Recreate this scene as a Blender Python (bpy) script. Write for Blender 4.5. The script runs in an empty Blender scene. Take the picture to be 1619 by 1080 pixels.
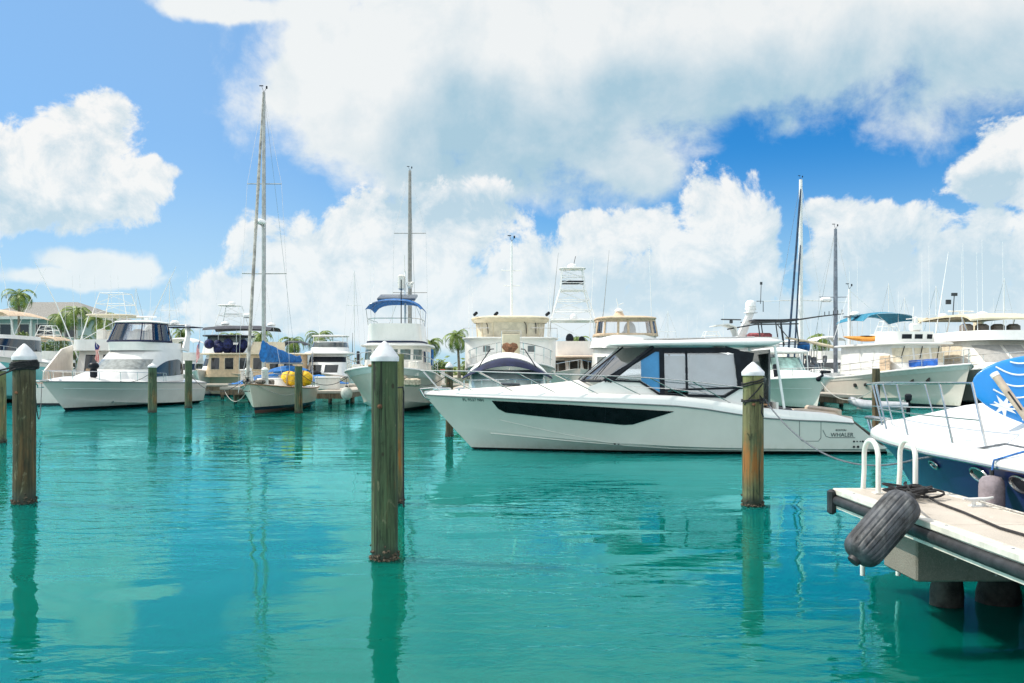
import bpy, bmesh, math, random
from mathutils import Vector, Matrix, noise as mnoise
C = bpy.context.scene.collection
R = math.radians
PI = math.pi
# ------------------------------------------------------------------ camera
CAMZ, FPX, HZ = 2.2, 1349.0, 585.0          # eye height (m), focal length in photo pixels, horizon row
cam = bpy.data.cameras.new('camera'); camo = bpy.data.objects.new('camera', cam); C.objects.link(camo)
camo.location = (0, 0, CAMZ); camo.rotation_euler = (R(90), 0, 0)
cam.sensor_width = 36.0; cam.lens = 36.0 * FPX / 1619.0; cam.shift_y = (HZ - 540) / 1619.0
cam.clip_start = 0.1; cam.clip_end = 3000
bpy.context.scene.camera = camo
def W(px, py, D): return Vector(((px - 809.5) * D / FPX, D, CAMZ + (HZ - py) * D / FPX))
def X(px, D): return (px - 809.5) * D / FPX
def Z(py, D): return CAMZ + (HZ - py) * D / FPX
# ------------------------------------------------------------------ sun and sky
SUN_EL, SUN_AZ = R(50), R(-78)               # azimuth from +Y, positive towards +X
sd = Vector((math.sin(SUN_AZ) * math.cos(SUN_EL), math.cos(SUN_AZ) * math.cos(SUN_EL), math.sin(SUN_EL)))
sl = bpy.data.lights.new('sun', 'SUN'); sl.energy = 4.2; sl.angle = R(0.5); sl.color = (1.0, 0.94, 0.84)
so = bpy.data.objects.new('sun', sl); C.objects.link(so); so.rotation_euler = sd.to_track_quat('Z', 'Y').to_euler()
sc = bpy.context.scene
sc.view_settings.view_transform = 'Standard'; sc.view_settings.look = 'None'; sc.view_settings.gamma = 1
sc.view_settings.exposure = 0.08
sc.cycles.max_bounces = 8; sc.cycles.transparent_max_bounces = 16
sc.cycles.sample_clamp_indirect = 6.0
try:
    sc.cycles.use_denoising = True
except Exception: pass

class NT:
    """small helper to write node trees"""
    def __init__(s, nt): s.nt = nt; s.n = nt.nodes; s.l = nt.links
    def add(s, t, **kw):
        n = s.n.new(t)
        for k, v in kw.items(): setattr(n, k, v)
        return n
    def link(s, a, b): s.l.new(a, b)
    def put(s, sock, v):
        if isinstance(v, bpy.types.NodeSocket): s.l.new(v, sock)
        elif v is not None: sock.default_value = v
    def m(s, op, a, b=None, c=None, clamp=False):
        n = s.add('ShaderNodeMath', operation=op); n.use_clamp = clamp
        s.put(n.inputs[0], a); s.put(n.inputs[1], b)
        if c is not None: s.put(n.inputs[2], c)
        return n.outputs[0]
    def vm(s, op, a, b=None, c=None):
        n = s.add('ShaderNodeVectorMath', operation=op)
        s.put(n.inputs[0], a); s.put(n.inputs[1], b)
        if c is not None: s.put(n.inputs[2], c)
        return n.outputs['Value'] if op in ('LENGTH', 'DOT_PRODUCT', 'DISTANCE') else n.outputs[0]
    def ss(s, v, lo, hi, a=0.0, b=1.0):
        n = s.add('ShaderNodeMapRange', interpolation_type='SMOOTHSTEP')
        s.put(n.inputs[0], v); n.inputs[1].default_value = lo; n.inputs[2].default_value = hi
        n.inputs[3].default_value = a; n.inputs[4].default_value = b
        return n.outputs[0]
    def noise(s, vec, scale, detail=4, rough=0.55, dist=0.0):
        n = s.add('ShaderNodeTexNoise'); s.put(n.inputs['Vector'], vec)
        n.inputs['Scale'].default_value = scale; n.inputs['Detail'].default_value = detail
        n.inputs['Roughness'].default_value = rough; n.inputs['Distortion'].default_value = dist
        return n.outputs[0]
    def mix(s, f, a, b, kind='MIX'):
        n = s.add('ShaderNodeMix', data_type='RGBA', blend_type=kind)
        s.put(n.inputs[0], f)
        for sock, v in ((n.inputs[6], a), (n.inputs[7], b)):
            if isinstance(v, tuple) and len(v) == 3: v = (*v, 1)
            s.put(sock, v)
        return n.outputs[2]
    def comb(s, x, y, z):
        n = s.add('ShaderNodeCombineXYZ'); s.put(n.inputs[0], x); s.put(n.inputs[1], y); s.put(n.inputs[2], z)
        return n.outputs[0]

w = bpy.data.worlds.new('World'); sc.world = w; w.use_nodes = True
T = NT(w.node_tree); T.n.clear()
sky = T.add('ShaderNodeTexSky', sky_type='NISHITA'); sky.sun_disc = False
sky.sun_elevation = SUN_EL; sky.sun_rotation = SUN_AZ; sky.air_density = 1.0; sky.dust_density = 0.6; sky.ozone_density = 2.0
tc = T.add('ShaderNodeTexCoord'); dirv = tc.outputs['Generated']
def angles(vec):
    sp = T.add('ShaderNodeSeparateXYZ'); T.link(vec, sp.inputs[0])
    az = T.m('ARCTAN2', sp.outputs[0], sp.outputs[1])
    el = T.m('ARCSINE', sp.outputs[2])
    return T.comb(az, el, 0.0), az, el, sp
def blob(ae, px, py, rx, ry):
    """an elliptic patch of cloud at an azimuth and elevation, 1 in its middle, 0 at its rim, negative outside"""
    az = math.atan((px - 809.5) / FPX); el = math.atan((HZ - py) / math.hypot(FPX, px - 809.5))
    k = 1 / FPX
    d = T.vm('MULTIPLY', T.vm('SUBTRACT', ae, (az, el, 0)), (1 / (rx * k), 1 / (ry * k), 0))
    return T.m('SUBTRACT', 1.0, T.vm('LENGTH', d))
def union(L, k=0.12):
    o = L[0]
    for b in L[1:]:
        o = T.m('SMOOTH_MAX', o, b, k)
    return o
CUM = [(60, 262, 125, 95), (130, 222, 75, 70), (175, 300, 90, 45), (10, 310, 120, 50), (225, 280, 60, 26), (-90, 280, 130, 80),
       (600, 390, 110, 90), (520, 420, 90, 70), (730, 370, 130, 90), (440, 430, 85, 80), (660, 470, 260, 70), (840, 440, 130, 60), (400, 490, 160, 60),
       (1130, 340, 85, 85), (1035, 350, 75, 50), (1190, 380, 60, 100), (960, 370, 65, 48), (1100, 440, 160, 110), (940, 430, 90, 70), (1210, 500, 120, 60),
       (1320, 345, 48, 32), (1420, 360, 70, 42), (1370, 430, 130, 90), (1500, 390, 80, 48), (1560, 350, 50, 42), (1620, 400, 90, 70), (1480, 470, 200, 80), (1330, 480, 120, 80),
       (1600, 235, 80, 75), (1545, 280, 60, 38), (1700, 250, 110, 110)]
STR = [(150, 415, 62, 30), (215, 425, 26, 26), (140, 440, 110, 16), (520, 60, 130, 70), (560, 190, 130, 95), (680, 120, 300, 200), (860, 190, 260, 160), (1000, 90, 500, 150), (1300, 45, 400, 115), (1600, 45, 240, 105), (480, 10, 120, 30), (350, 0, 130, 26),
       (740, 290, 190, 60), (1120, 120, 200, 100), (460, 130, 60, 60), (1000, 260, 90, 45), (880, -60, 700, 130), (700, 500, 420, 60), (1350, 510, 420, 70)]
SHD = [(840, 240, 260, 90), (1150, 160, 270, 80), (1500, 130, 190, 70), (1580, 190, 100, 50), (980, 300, 150, 40), (760, 180, 110, 70)]
CSH = [(90, 345, 170, 38), (1180, 500, 240, 80), (1400, 460, 260, 90), (1000, 470, 180, 60), (1560, 450, 150, 90), (1260, 400, 45, 120), (1560, 290, 60, 40), (720, 330, 160, 35)]
ae0, az0, el0, sp0 = angles(dirv)
n1 = T.noise(dirv, 5.5, 9, 0.58, 0.25)
n2 = T.noise(dirv, 15.0, 9, 0.66, 0.3)
wob = T.add('ShaderNodeTexNoise'); T.link(dirv, wob.inputs['Vector']); wob.inputs['Scale'].default_value = 9; wob.inputs['Detail'].default_value = 5
wv = T.vm('SUBTRACT', wob.outputs['Color'], (0.5, 0.5, 0.5))
vor = T.add('ShaderNodeTexVoronoi', feature='SMOOTH_F1'); vor.inputs['Scale'].default_value = 26
T.link(T.vm('ADD', dirv, T.vm('MULTIPLY', wv, (0.05, 0.05, 0.05))), vor.inputs['Vector'])
try: vor.inputs['Detail'].default_value = 2.0
except Exception: pass
puff = T.m('SUBTRACT', 0.5, vor.outputs['Distance'])
ae1 = T.vm('ADD', ae0, T.vm('MULTIPLY', wv, (0.10, 0.07, 0.0)))
cumf = union([blob(ae1, *b) for b in CUM], 0.22)
dn = T.m('MULTIPLY', T.m('SUBTRACT', n2, 0.5), 2.0)
cumd = T.m('ADD', T.m('ADD', cumf, dn), T.m('MULTIPLY', puff, 0.30))
cmask = T.ss(cumd, -0.05, 0.24)
strf = union([blob(ae1, *b) for b in STR], 0.3)
strd = T.m('ADD', T.m('ADD', strf, T.m('MULTIPLY', T.m('SUBTRACT', n2, 0.5), 0.8)), T.m('MULTIPLY', T.m('SUBTRACT', n1, 0.48), 1.7))
smask = T.ss(strd, -0.08, 0.42)
# the rest of the dome, overhead and behind: broken cloud, thickened there as fill light
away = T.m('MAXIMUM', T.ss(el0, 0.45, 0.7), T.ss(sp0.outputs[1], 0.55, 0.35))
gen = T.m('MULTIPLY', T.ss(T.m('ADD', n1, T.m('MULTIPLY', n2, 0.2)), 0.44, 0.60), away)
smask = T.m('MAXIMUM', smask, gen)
# colours
shd = union([blob(ae1, *b) for b in SHD], 0.3)
nb_ = T.noise(T.vm('ADD', dirv, (-0.03, 0.0, 0.03)), 5.5, 8, 0.58, 0.25)
shf = T.m('ADD', T.m('ADD', T.ss(shd, -0.55, 0.7, 0.0, 0.85), T.m('MULTIPLY', T.m('SUBTRACT', nb_, n1), 2.0)), T.m('MULTIPLY', T.m('SUBTRACT', n2, 0.5), 0.5), clamp=True)
scol = T.mix(shf, (0.86, 0.88, 0.87), (0.40, 0.58, 0.68))
csh = union([blob(ae1, *b) for b in CSH], 0.3)
relief = T.m('MULTIPLY', T.m('SUBTRACT', T.noise(T.vm('ADD', dirv, (-0.012, 0.0, 0.012)), 15.0, 7, 0.66, 0.3), n2), 3.0)
csf = T.m('ADD', T.m('ADD', T.ss(csh, -0.3, 0.8, 0.0, 0.75), relief), T.m('MULTIPLY', T.m('SUBTRACT', 0.25, puff), 0.45), clamp=True)
ccol = T.mix(csf, (0.90, 0.90, 0.885), (0.46, 0.62, 0.72))
skc = T.mix(1.0, sky.outputs[0], (0.17, 0.80, 1.32), 'MULTIPLY')
west = T.ss(az0, 0.12, -0.38)
skc = T.mix(T.m('MULTIPLY', west, 0.60), skc, (3.6, 5.7, 8.2))
haze = T.ss(el0, 0.26, 0.0)
skc = T.mix(T.m('MULTIPLY', haze, 0.8), skc, (5.2, 7.2, 8.4))
skb = T.add('ShaderNodeBackground'); T.link(skc, skb.inputs[0]); skb.inputs[1].default_value = 0.105
clc = T.mix(cmask, scol, ccol)
clc = T.mix(T.m('MULTIPLY', haze, 0.6), clc, (0.72, 0.85, 0.92))
clb = T.add('ShaderNodeBackground'); T.link(clc, clb.inputs[0]); T.link(T.m('ADD', 1.0, T.m('MULTIPLY', away, 0.55)), clb.inputs[1])  # cloud out of view is brightened to light faces turned to the camera
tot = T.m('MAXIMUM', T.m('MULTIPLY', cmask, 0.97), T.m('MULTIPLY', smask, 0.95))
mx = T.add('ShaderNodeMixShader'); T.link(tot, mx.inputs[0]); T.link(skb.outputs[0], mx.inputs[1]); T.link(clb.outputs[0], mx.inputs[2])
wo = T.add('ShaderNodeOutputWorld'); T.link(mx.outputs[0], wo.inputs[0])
w.cycles.sampling_method = 'MANUAL'; w.cycles.sample_map_resolution = 512

# ------------------------------------------------------------------ materials
MATS = {}
def pbsdf(name):
    m = bpy.data.materials.new(name); m.use_nodes = True
    t = NT(m.node_tree); t.b = t.n['Principled BSDF']
    return m, t
def mat(name, col, rough=0.5, metal=0.0, var=0.08, scale=4.0, bump=0.0, bscale=40.0, coat=0.0, dirt=0.0, dirtcol=(0.25, 0.2, 0.12)):
    if name in MATS: return MATS[name]
    m, t = pbsdf(name)
    o = t.add('ShaderNodeTexCoord').outputs['Object']
    n = t.noise(o, scale, 5, 0.6)
    f = t.ss(n, 0.3, 0.7)
    dark = tuple(max(0, c * (1 - var * 1.6)) for c in col); lite = tuple(min(1, c * (1 + var)) for c in col)
    c = t.mix(f, dark, lite)
    if dirt:
        st = t.noise(t.vm('MULTIPLY', o, (3.0, 3.0, 0.45)), 2.6, 6, 0.65)
        c = t.mix(t.m('MULTIPLY', t.ss(st, 0.5, 0.8), dirt), c, dirtcol)
    t.link(c, t.b.inputs['Base Color'])
    t.b.inputs['Roughness'].default_value = rough; t.b.inputs['Metallic'].default_value = metal
    if coat: t.b.inputs['Coat Weight'].default_value = coat; t.b.inputs['Coat Roughness'].default_value = 0.08
    if bump:
        b = t.add('ShaderNodeBump'); b.inputs['Strength'].default_value = 1; b.inputs['Distance'].default_value = bump
        t.link(t.noise(o, bscale, 6, 0.6), b.inputs['Height']); t.link(b.outputs[0], t.b.inputs['Normal'])
    MATS[name] = m
    return m
def hull_mat(name, col, boot=(0.02, 0.025, 0.03), z1=0.10, z0=None, low=(0.2, 0.05, 0.04), rough=0.22, scum=0.5):
    """gelcoat with a boot stripe up to z1, bottom paint below z0 and a scum line above the stripe"""
    if name in MATS: return MATS[name]
    m, t = pbsdf(name)
    o = t.add('ShaderNodeTexCoord').outputs['Object']
    sp = t.add('ShaderNodeSeparateXYZ'); t.link(o, sp.inputs[0]); z = sp.outputs[2]
    n = t.noise(o, 1.2, 5, 0.6)
    col = (col[0] * 1.06, col[1] * 0.97, col[2] * 0.95) if col[0] > .5 else col
    c = t.mix(t.ss(n, 0.3, 0.7), tuple(x * 0.93 for x in col), col)
    st = t.noise(t.vm('MULTIPLY', o, (2.5, 2.5, 0.22)), 3.0, 6, 0.7)
    c = t.mix(t.m('MULTIPLY', t.ss(st, 0.55, 0.85), 0.25 * scum), c, (0.42, 0.34, 0.22))
    sc_ = t.m('MULTIPLY', t.ss(z, z1 + 0.32, z1, 0, 1), t.ss(t.noise(t.vm('MULTIPLY', o, (1, 1, 0.4)), 7, 5, 0.6), 0.35, 0.75))
    c = t.mix(t.m('MULTIPLY', sc_, 0.65 * scum), c, (0.40, 0.37, 0.24))
    c = t.mix(t.m('LESS_THAN', z, z1), c, boot)
    if z0 is not None: c = t.mix(t.m('LESS_THAN', z, z0), c, low)
    t.link(c, t.b.inputs['Base Color']); t.b.inputs['Roughness'].default_value = rough
    t.b.inputs['Specular IOR Level'].default_value = 0.35
    MATS[name] = m
    return m
def glass_mat(name, tint, refl=0.12, alpha=0.5):
    if name in MATS: return MATS[name]
    m, t = pbsdf(name); t.n.remove(t.b); out = [n for n in t.n if n.type == 'OUTPUT_MATERIAL'][0]
    tr = t.add('ShaderNodeBsdfTransparent'); tr.inputs[0].default_value = (*tint, 1)
    gl = t.add('ShaderNodeBsdfGlossy'); gl.inputs['Roughness'].default_value = 0.02
    fr = t.add('ShaderNodeFresnel'); fr.inputs[0].default_value = 1.5
    f = t.m('ADD', t.m('MULTIPLY', fr.outputs[0], 1.2), refl, clamp=True)
    mx = t.add('ShaderNodeMixShader'); t.link(f, mx.inputs[0]); t.link(tr.outputs[0], mx.inputs[1]); t.link(gl.outputs[0], mx.inputs[2])
    t.link(mx.outputs[0], out.inputs[0]); MATS[name] = m
    return m
def wood_mat(name, top=(0.22, 0.21, 0.10), mid=(0.10, 0.115, 0.06), rust=(0.30, 0.12, 0.03), rz=(0.3, 1.3), rust_amt=0.4, seed=0.0, h=2.6):
    if name in MATS: return MATS[name]
    m, t = pbsdf(name)
    o = t.vm('ADD', t.add('ShaderNodeTexCoord').outputs['Object'], (seed, seed * 0.7, 0))
    sp = t.add('ShaderNodeSeparateXYZ'); t.link(o, sp.inputs[0]); z = sp.outputs[2]
    st = t.noise(t.vm('MULTIPLY', o, (16, 16, 0.7)), 1.6, 8, 0.72, 0.3)
    fine = t.noise(t.vm('MULTIPLY', o, (60, 60, 2.0)), 1.6, 5, 0.7)
    bl = t.noise(o, 2.4, 5, 0.6)
    c = t.mix(t.ss(st, 0.30, 0.70), tuple(x * 0.35 for x in mid), tuple(x * 1.75 for x in mid))
    c = t.mix(t.m('MULTIPLY', t.ss(z, h * 0.55, h * 0.95), t.ss(bl, 0.3, 0.6)), c, top)
    r = t.m('MULTIPLY', t.m('MULTIPLY', t.ss(z, rz[0] - .1, rz[0] + .3), t.ss(z, rz[1] + .35, rz[1] - .1)), t.ss(t.noise(t.vm('MULTIPLY', o, (6, 6, 0.8)), 1.3, 6, 0.7), 0.45, 0.62))
    c = t.mix(t.m('MULTIPLY', r, rust_amt), c, rust)
    c = t.mix(t.m('MULTIPLY', t.ss(bl, 0.5, 0.72), 0.55), c, (0.05, 0.10, 0.05))
    c = t.mix(t.m('MULTIPLY', t.ss(fine, 0.62, 0.75), 0.5), c, (0.30, 0.29, 0.20))
    pt = t.noise(t.vm('MULTIPLY', o, (5, 5, 1.6)), 1.5, 8, 0.75, 0.6)
    c = t.mix(t.m('MULTIPLY', t.ss(pt, 0.56, 0.66), 0.65), c, (0.27, 0.25, 0.15))
    c = t.mix(t.m('MULTIPLY', t.ss(pt, 0.44, 0.34), 0.8), c, (0.020, 0.028, 0.014))
    knot = t.add('ShaderNodeTexVoronoi'); knot.inputs['Scale'].default_value = 3.1; t.link(t.vm('MULTIPLY', o, (1.3, 1.3, 0.8)), knot.inputs['Vector'])
    c = t.mix(t.m('MULTIPLY', t.ss(knot.outputs['Distance'], 0.10, 0.05), 0.8), c, (0.03, 0.02, 0.012))
    crack = t.ss(t.noise(t.vm('MULTIPLY', o, (15, 15, 0.35)), 1.0, 4, 0.6), 0.60, 0.645)
    c = t.mix(t.m('MULTIPLY', crack, 0.85), c, (0.012, 0.012, 0.008))
    wet = t.m('ADD', z, t.m('MULTIPLY', t.m('SUBTRACT', bl, 0.5), 0.25))
    c = t.mix(t.ss(wet, 0.22, 0.02), c, (0.035, 0.028, 0.015))
    t.link(c, t.b.inputs['Base Color'])
    t.link(t.ss(wet, 0.0, 0.3, 0.25, 0.85), t.b.inputs['Roughness'])
    b = t.add('ShaderNodeBump'); b.inputs['Distance'].default_value = 0.012
    t.link(t.m('ADD', t.m('SUBTRACT', st, t.m('MULTIPLY', crack, 0.8)), t.m('MULTIPLY', fine, 0.3)), b.inputs['Height']); t.link(b.outputs[0], t.b.inputs['Normal'])
    MATS[name] = m
    return m
def concrete_mat(name, col, edge=0.0, tex=1.0):
    if name in MATS: return MATS[name]
    m, t = pbsdf(name)
    o = t.add('ShaderNodeTexCoord').outputs['Object']
    a = t.noise(o, 1.1, 6, 0.65); b_ = t.noise(o, 90, 3, 0.7)
    c = t.mix(t.ss(a, 0.3, 0.7), tuple(x * 0.74 for x in col), col)
    c = t.mix(t.ss(b_, 0.45, 0.75), c, tuple(min(1, x * 1.2) for x in col))
    sp = t.noise(o, 7, 6, 0.7); c = t.mix(t.m('MULTIPLY', t.ss(sp, 0.58, 0.72), 0.45), c, tuple(x * 0.45 for x in col))
    big = t.noise(t.vm('MULTIPLY', o, (1.6, .5, 1)), 2.2, 7, 0.75, 0.8); c = t.mix(t.m('MULTIPLY', t.ss(big, 0.55, 0.70), 0.45), c, tuple(x * f for x, f in zip(col, (.52, .50, .44))))
    drop = t.add('ShaderNodeTexVoronoi'); drop.inputs['Scale'].default_value = 5.5; t.link(o, drop.inputs['Vector'])
    c = t.mix(t.m('MULTIPLY', t.ss(drop.outputs['Distance'], 0.10, 0.06), 0.6), c, (.72, .71, .66))
    t.link(c, t.b.inputs['Base Color']); t.b.inputs['Roughness'].default_value = 0.85
    b = t.add('ShaderNodeBump'); b.inputs['Distance'].default_value = 0.004 * tex; t.link(b_, b.inputs['Height']); t.link(b.outputs[0], t.b.inputs['Normal'])
    MATS[name] = m
    return m
gel = mat('gelcoat', (0.80, 0.79, 0.76), 0.28, var=0.03, scale=1.5, coat=0.25, dirt=0.12)
gelw = mat('gelcoat_worn', (0.74, 0.71, 0.65), 0.42, var=0.06, scale=2, dirt=0.3)
cream = mat('cream_gelcoat', (0.76, 0.66, 0.48), 0.4, var=0.06, dirt=0.2)
deckm = mat('nonskid_deck', (0.74, 0.71, 0.66), 0.6, var=0.05, scale=3, bump=0.002, bscale=120)
steel = mat('stainless', (0.62, 0.62, 0.60), 0.22, 1.0, var=0.1, scale=8)
alu = mat('mast_aluminium', (0.42, 0.42, 0.40), 0.42, 0.6, var=0.12, scale=3, dirt=0.3)
whitep = mat('white_tube', (0.82, 0.82, 0.80), 0.35, var=0.05)
dglass = mat('dark_glass', (0.012, 0.016, 0.02), 0.05, var=0.3, coat=0.5)
bglass = mat('hull_glass', (0.006, 0.007, 0.009), 0.10, var=0.3)
bglass.node_tree.nodes['Principled BSDF'].inputs['Specular IOR Level'].default_value = 0.2
sglass = mat('grey_tinted_glass', (0.10, 0.12, 0.12), 0.05, var=0.4, scale=1.0, coat=0.5)
black = mat('black_trim', (0.014, 0.017, 0.023), 0.4, var=0.2)
black.node_tree.nodes['Principled BSDF'].inputs['Specular IOR Level'].default_value = 0.12
navy = mat('navy_canvas', (0.012, 0.018, 0.06), 0.85, var=0.25, scale=3, bump=0.004, bscale=12)
dgrey = mat('dark_canvas', (0.045, 0.05, 0.065), 0.8, var=0.2, bump=0.003, bscale=12)
blue = mat('blue_canvas', (0.010, 0.14, 0.42), 0.8, var=0.25, scale=5, bump=0.02, bscale=7)
teal = mat('teal_canvas', (0.02, 0.20, 0.32), 0.8, var=0.2, scale=5, bump=0.006, bscale=9)
tan = mat('tan_canvas', (0.62, 0.47, 0.33), 0.85, var=0.12, scale=5, bump=0.006, bscale=9)
cloth = mat('cream_cover', (0.70, 0.62, 0.48), 0.85, var=0.10, scale=4, bump=0.008, bscale=6)
white_c = mat('white_cover', (0.78, 0.77, 0.74), 0.8, var=0.06, scale=4, bump=0.01, bscale=5)
grey_c = mat('grey_cover', (0.36, 0.35, 0.33), 0.8, var=0.1, scale=4, bump=0.006, bscale=6)
teak = mat('teak', (0.36, 0.20, 0.10), 0.6, var=0.3, scale=6, bump=0.003)
rope_d = mat('dark_rope', (0.025, 0.024, 0.026), 0.9, var=0.4, scale=30, bump=0.004, bscale=90)
rope_l = mat('pale_rope', (0.48, 0.46, 0.42), 0.9, var=0.25, scale=30, bump=0.004, bscale=90)
rope_b = mat('blue_rope', (0.04, 0.16, 0.45), 0.9, var=0.3, scale=30, bump=0.004, bscale=90)
rubber = mat('black_rubber', (0.022, 0.023, 0.026), 0.55, var=0.4, scale=9, bump=0.003, bscale=30, dirt=0.5, dirtcol=(0.10, 0.10, 0.10))
yellow = mat('yellow_vinyl', (0.85, 0.50, 0.01), 0.6, var=0.2, scale=9, bump=0.02, bscale=9)
rustm = mat('rusty_iron', (0.22, 0.10, 0.05), 0.85, var=0.4, scale=14, bump=0.01, bscale=20)
orange = mat('orange_plastic', (0.70, 0.28, 0.04), 0.4, var=0.1)
clear = glass_mat('clear_vinyl', (0.93, 0.94, 0.95), 0.10)
cglass = glass_mat('cabin_glass', (0.88, 0.92, 0.95), 0.13)
shield = glass_mat('windscreen_glass', (0.72, 0.80, 0.80), 0.24)

# ------------------------------------------------------------------ mesh builder
SPLIT = {'roof_rail', 'roof_support', 'end_cap', 'outrigger', 'helm_seats', 'helm_chairs', 'pulpit_fenders', 'through_hull', 'windscreen_stay', 'mast_stays', 'wiper', 'stern_posts', 'deck_boxes', 'bridge_seats', 'rung', 'dark_helm_covers', 'deck_rail', 'sun_screen', 'hull_moulding', 'anchor_gear', 'canopy_frame'}
class MB:
    def __init__(s): s.v = []; s.f = []; s.mi = []; s.cur = 0
    def add(s, vs, fs):
        b = len(s.v); s.v += [tuple(v) for v in vs]; s.f += [tuple(i + b for i in f) for f in fs]; s.mi += [s.cur] * len(fs)
        return s
    def use(s, i): s.cur = i; return s
    def box(s, c, d, rz=0.0, bev=0.0, M=None):
        x, y, z = (k / 2 for k in d)
        if bev:
            b = bev; P = []
            for zz, ins in ((-z, b), (-z + b, 0), (z - b, 0), (z, b)):
                for sx, sy, o in ((-1, -1, 0), (1, -1, 1), (1, 1, 0), (-1, 1, 1)):
                    p = [(sx * (x - ins), sy * (y - ins - b)), (sx * (x - ins - b), sy * (y - ins))]
                    if o: p.reverse()
                    P += [(*q, zz) for q in p]
            F = [tuple(reversed(range(8))), tuple(range(24, 32))]
            for k in range(3):
                for i in range(8): j = (i + 1) % 8; F.append((k * 8 + i, k * 8 + j, k * 8 + 8 + j, k * 8 + 8 + i))
        else:
            P = [(sx * x, sy * y, sz * z) for sz in (-1, 1) for sx, sy in ((-1, -1), (1, -1), (1, 1), (-1, 1))]
            F = [(3, 2, 1, 0), (4, 5, 6, 7), (0, 1, 5, 4), (1, 2, 6, 5), (2, 3, 7, 6), (3, 0, 4, 7)]
        if M is None: M = Matrix.Rotation(rz, 4, 'Z')
        return s.add([Vector(c) + M @ Vector(p) for p in P], F)
    def tube(s, pts, r, n=8, cap=True):
        pts = [Vector(p) for p in pts]; rs = r if isinstance(r, (list, tuple)) else [r] * len(pts)
        V = []; F = []; up = None
        for i, p in enumerate(pts):
            t = (pts[min(i + 1, len(pts) - 1)] - pts[max(i - 1, 0)])
            t = t.normalized() if t.length > 1e-9 else Vector((0, 0, 1))
            if up is None:
                up = t.orthogonal().normalized()
            up = (up - t * up.dot(t)); up = up.normalized() if up.length > 1e-6 else t.orthogonal().normalized()
            bi = t.cross(up)
            for k in range(n):
                a = 2 * PI * k / n; V.append(p + (up * math.cos(a) + bi * math.sin(a)) * rs[i])
        for i in range(len(pts) - 1):
            for k in range(n): F.append((i * n + k, i * n + (k + 1) % n, (i + 1) * n + (k + 1) % n, (i + 1) * n + k))
        if cap: F += [tuple(reversed(range(n))), tuple((len(pts) - 1) * n + k for k in range(n))]
        return s.add(V, F)
    def lathe(s, c, prof, n=24, M=None, sx=1, sy=1):
        V = []; F = []; M = M or Matrix.Identity(4)
        for r, z in prof:
            for k in range(n): a = 2 * PI * k / n; V.append(Vector(c) + M @ Vector((r * sx * math.cos(a), r * sy * math.sin(a), z)))
        for i in range(len(prof) - 1):
            for k in range(n): F.append((i * n + k, i * n + (k + 1) % n, (i + 1) * n + (k + 1) % n, (i + 1) * n + k))
        if prof[0][0] > 1e-4: F.append(tuple(reversed(range(n))))
        if prof[-1][0] > 1e-4: F.append(tuple((len(prof) - 1) * n + k for k in range(n)))
        return s.add(V, F)
    def ball(s, c, r, n=16, m=10, M=None):
        rx, ry, rz = r if isinstance(r, tuple) else (r, r, r)
        pr = [(max(1e-5, math.sin(PI * i / m)), -math.cos(PI * i / m) * rz) for i in range(m + 1)]
        return s.lathe(c, pr, n, M, rx, ry)
    def grid(s, rows, closed=False):
        n = len(rows[0]); V = [p for r in rows for p in r]; F = []
        for i in range(len(rows) - 1):
            for k in range(n if closed else n - 1): F.append((i * n + k, i * n + (k + 1) % n, (i + 1) * n + (k + 1) % n, (i + 1) * n + k))
        return s.add(V, F)
    def sheet(s, rows, th):
        """a curved sheet of real thickness: two skins and a rim"""
        rows = [[Vector(p) for p in r] for r in rows]; m, n = len(rows), len(rows[0]); N = []
        for i in range(m):
            for k in range(n):
                a = rows[min(i + 1, m - 1)][k] - rows[max(i - 1, 0)][k]; b = rows[i][min(k + 1, n - 1)] - rows[i][max(k - 1, 0)]
                c = a.cross(b); N.append(c.normalized() if c.length > 1e-9 else Vector((0, 0, 1)))
        V = [rows[i][k] + N[i * n + k] * th / 2 for i in range(m) for k in range(n)] + [rows[i][k] - N[i * n + k] * th / 2 for i in range(m) for k in range(n)]
        q = m * n; F = []
        for i in range(m - 1):
            for k in range(n - 1):
                a, b, c, d = i * n + k, i * n + k + 1, (i + 1) * n + k + 1, (i + 1) * n + k
                F += [(a, d, c, b), (a + q, b + q, c + q, d + q)]
        for k in range(n - 1): F += [(k, k + 1, k + 1 + q, k + q), ((m - 1) * n + k + 1, (m - 1) * n + k, (m - 1) * n + k + q, (m - 1) * n + k + 1 + q)]
        for i in range(m - 1): F += [((i + 1) * n, i * n, i * n + q, (i + 1) * n + q), (i * n + n - 1, (i + 1) * n + n - 1, (i + 1) * n + n - 1 + q, i * n + n - 1 + q)]
        return s.add(V, F)
    def prism(s, poly, fa, fb):
        """poly: list of 2-D points; fa / fb map a 2-D point to the two faces"""
        n = len(poly); V = [fa(*p) for p in poly] + [fb(*p) for p in poly]
        F = [tuple(range(n)), tuple(reversed(range(n, 2 * n)))] + [((i + 1) % n, i, n + i, n + (i + 1) % n) for i in range(n)]
        return s.add(V, F)
    def pieces(s):
        p = list(range(len(s.v)))
        def find(i):
            while p[i] != i: p[i] = p[p[i]]; i = p[i]
            return i
        for f in s.f:
            r = find(f[0])
            for i in f[1:]: p[find(i)] = r
        out = {}
        for f, mi in zip(s.f, s.mi): out.setdefault(find(f[0]), []).append((f, mi))
        res = []
        for fs in out.values():
            b = MB(); ix = {}
            for f, mi in fs:
                b.f.append(tuple(ix.setdefault(i, len(ix)) for i in f)); b.mi.append(mi)
            b.v = [s.v[i] for i in ix]; res.append(b)
        return res
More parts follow.
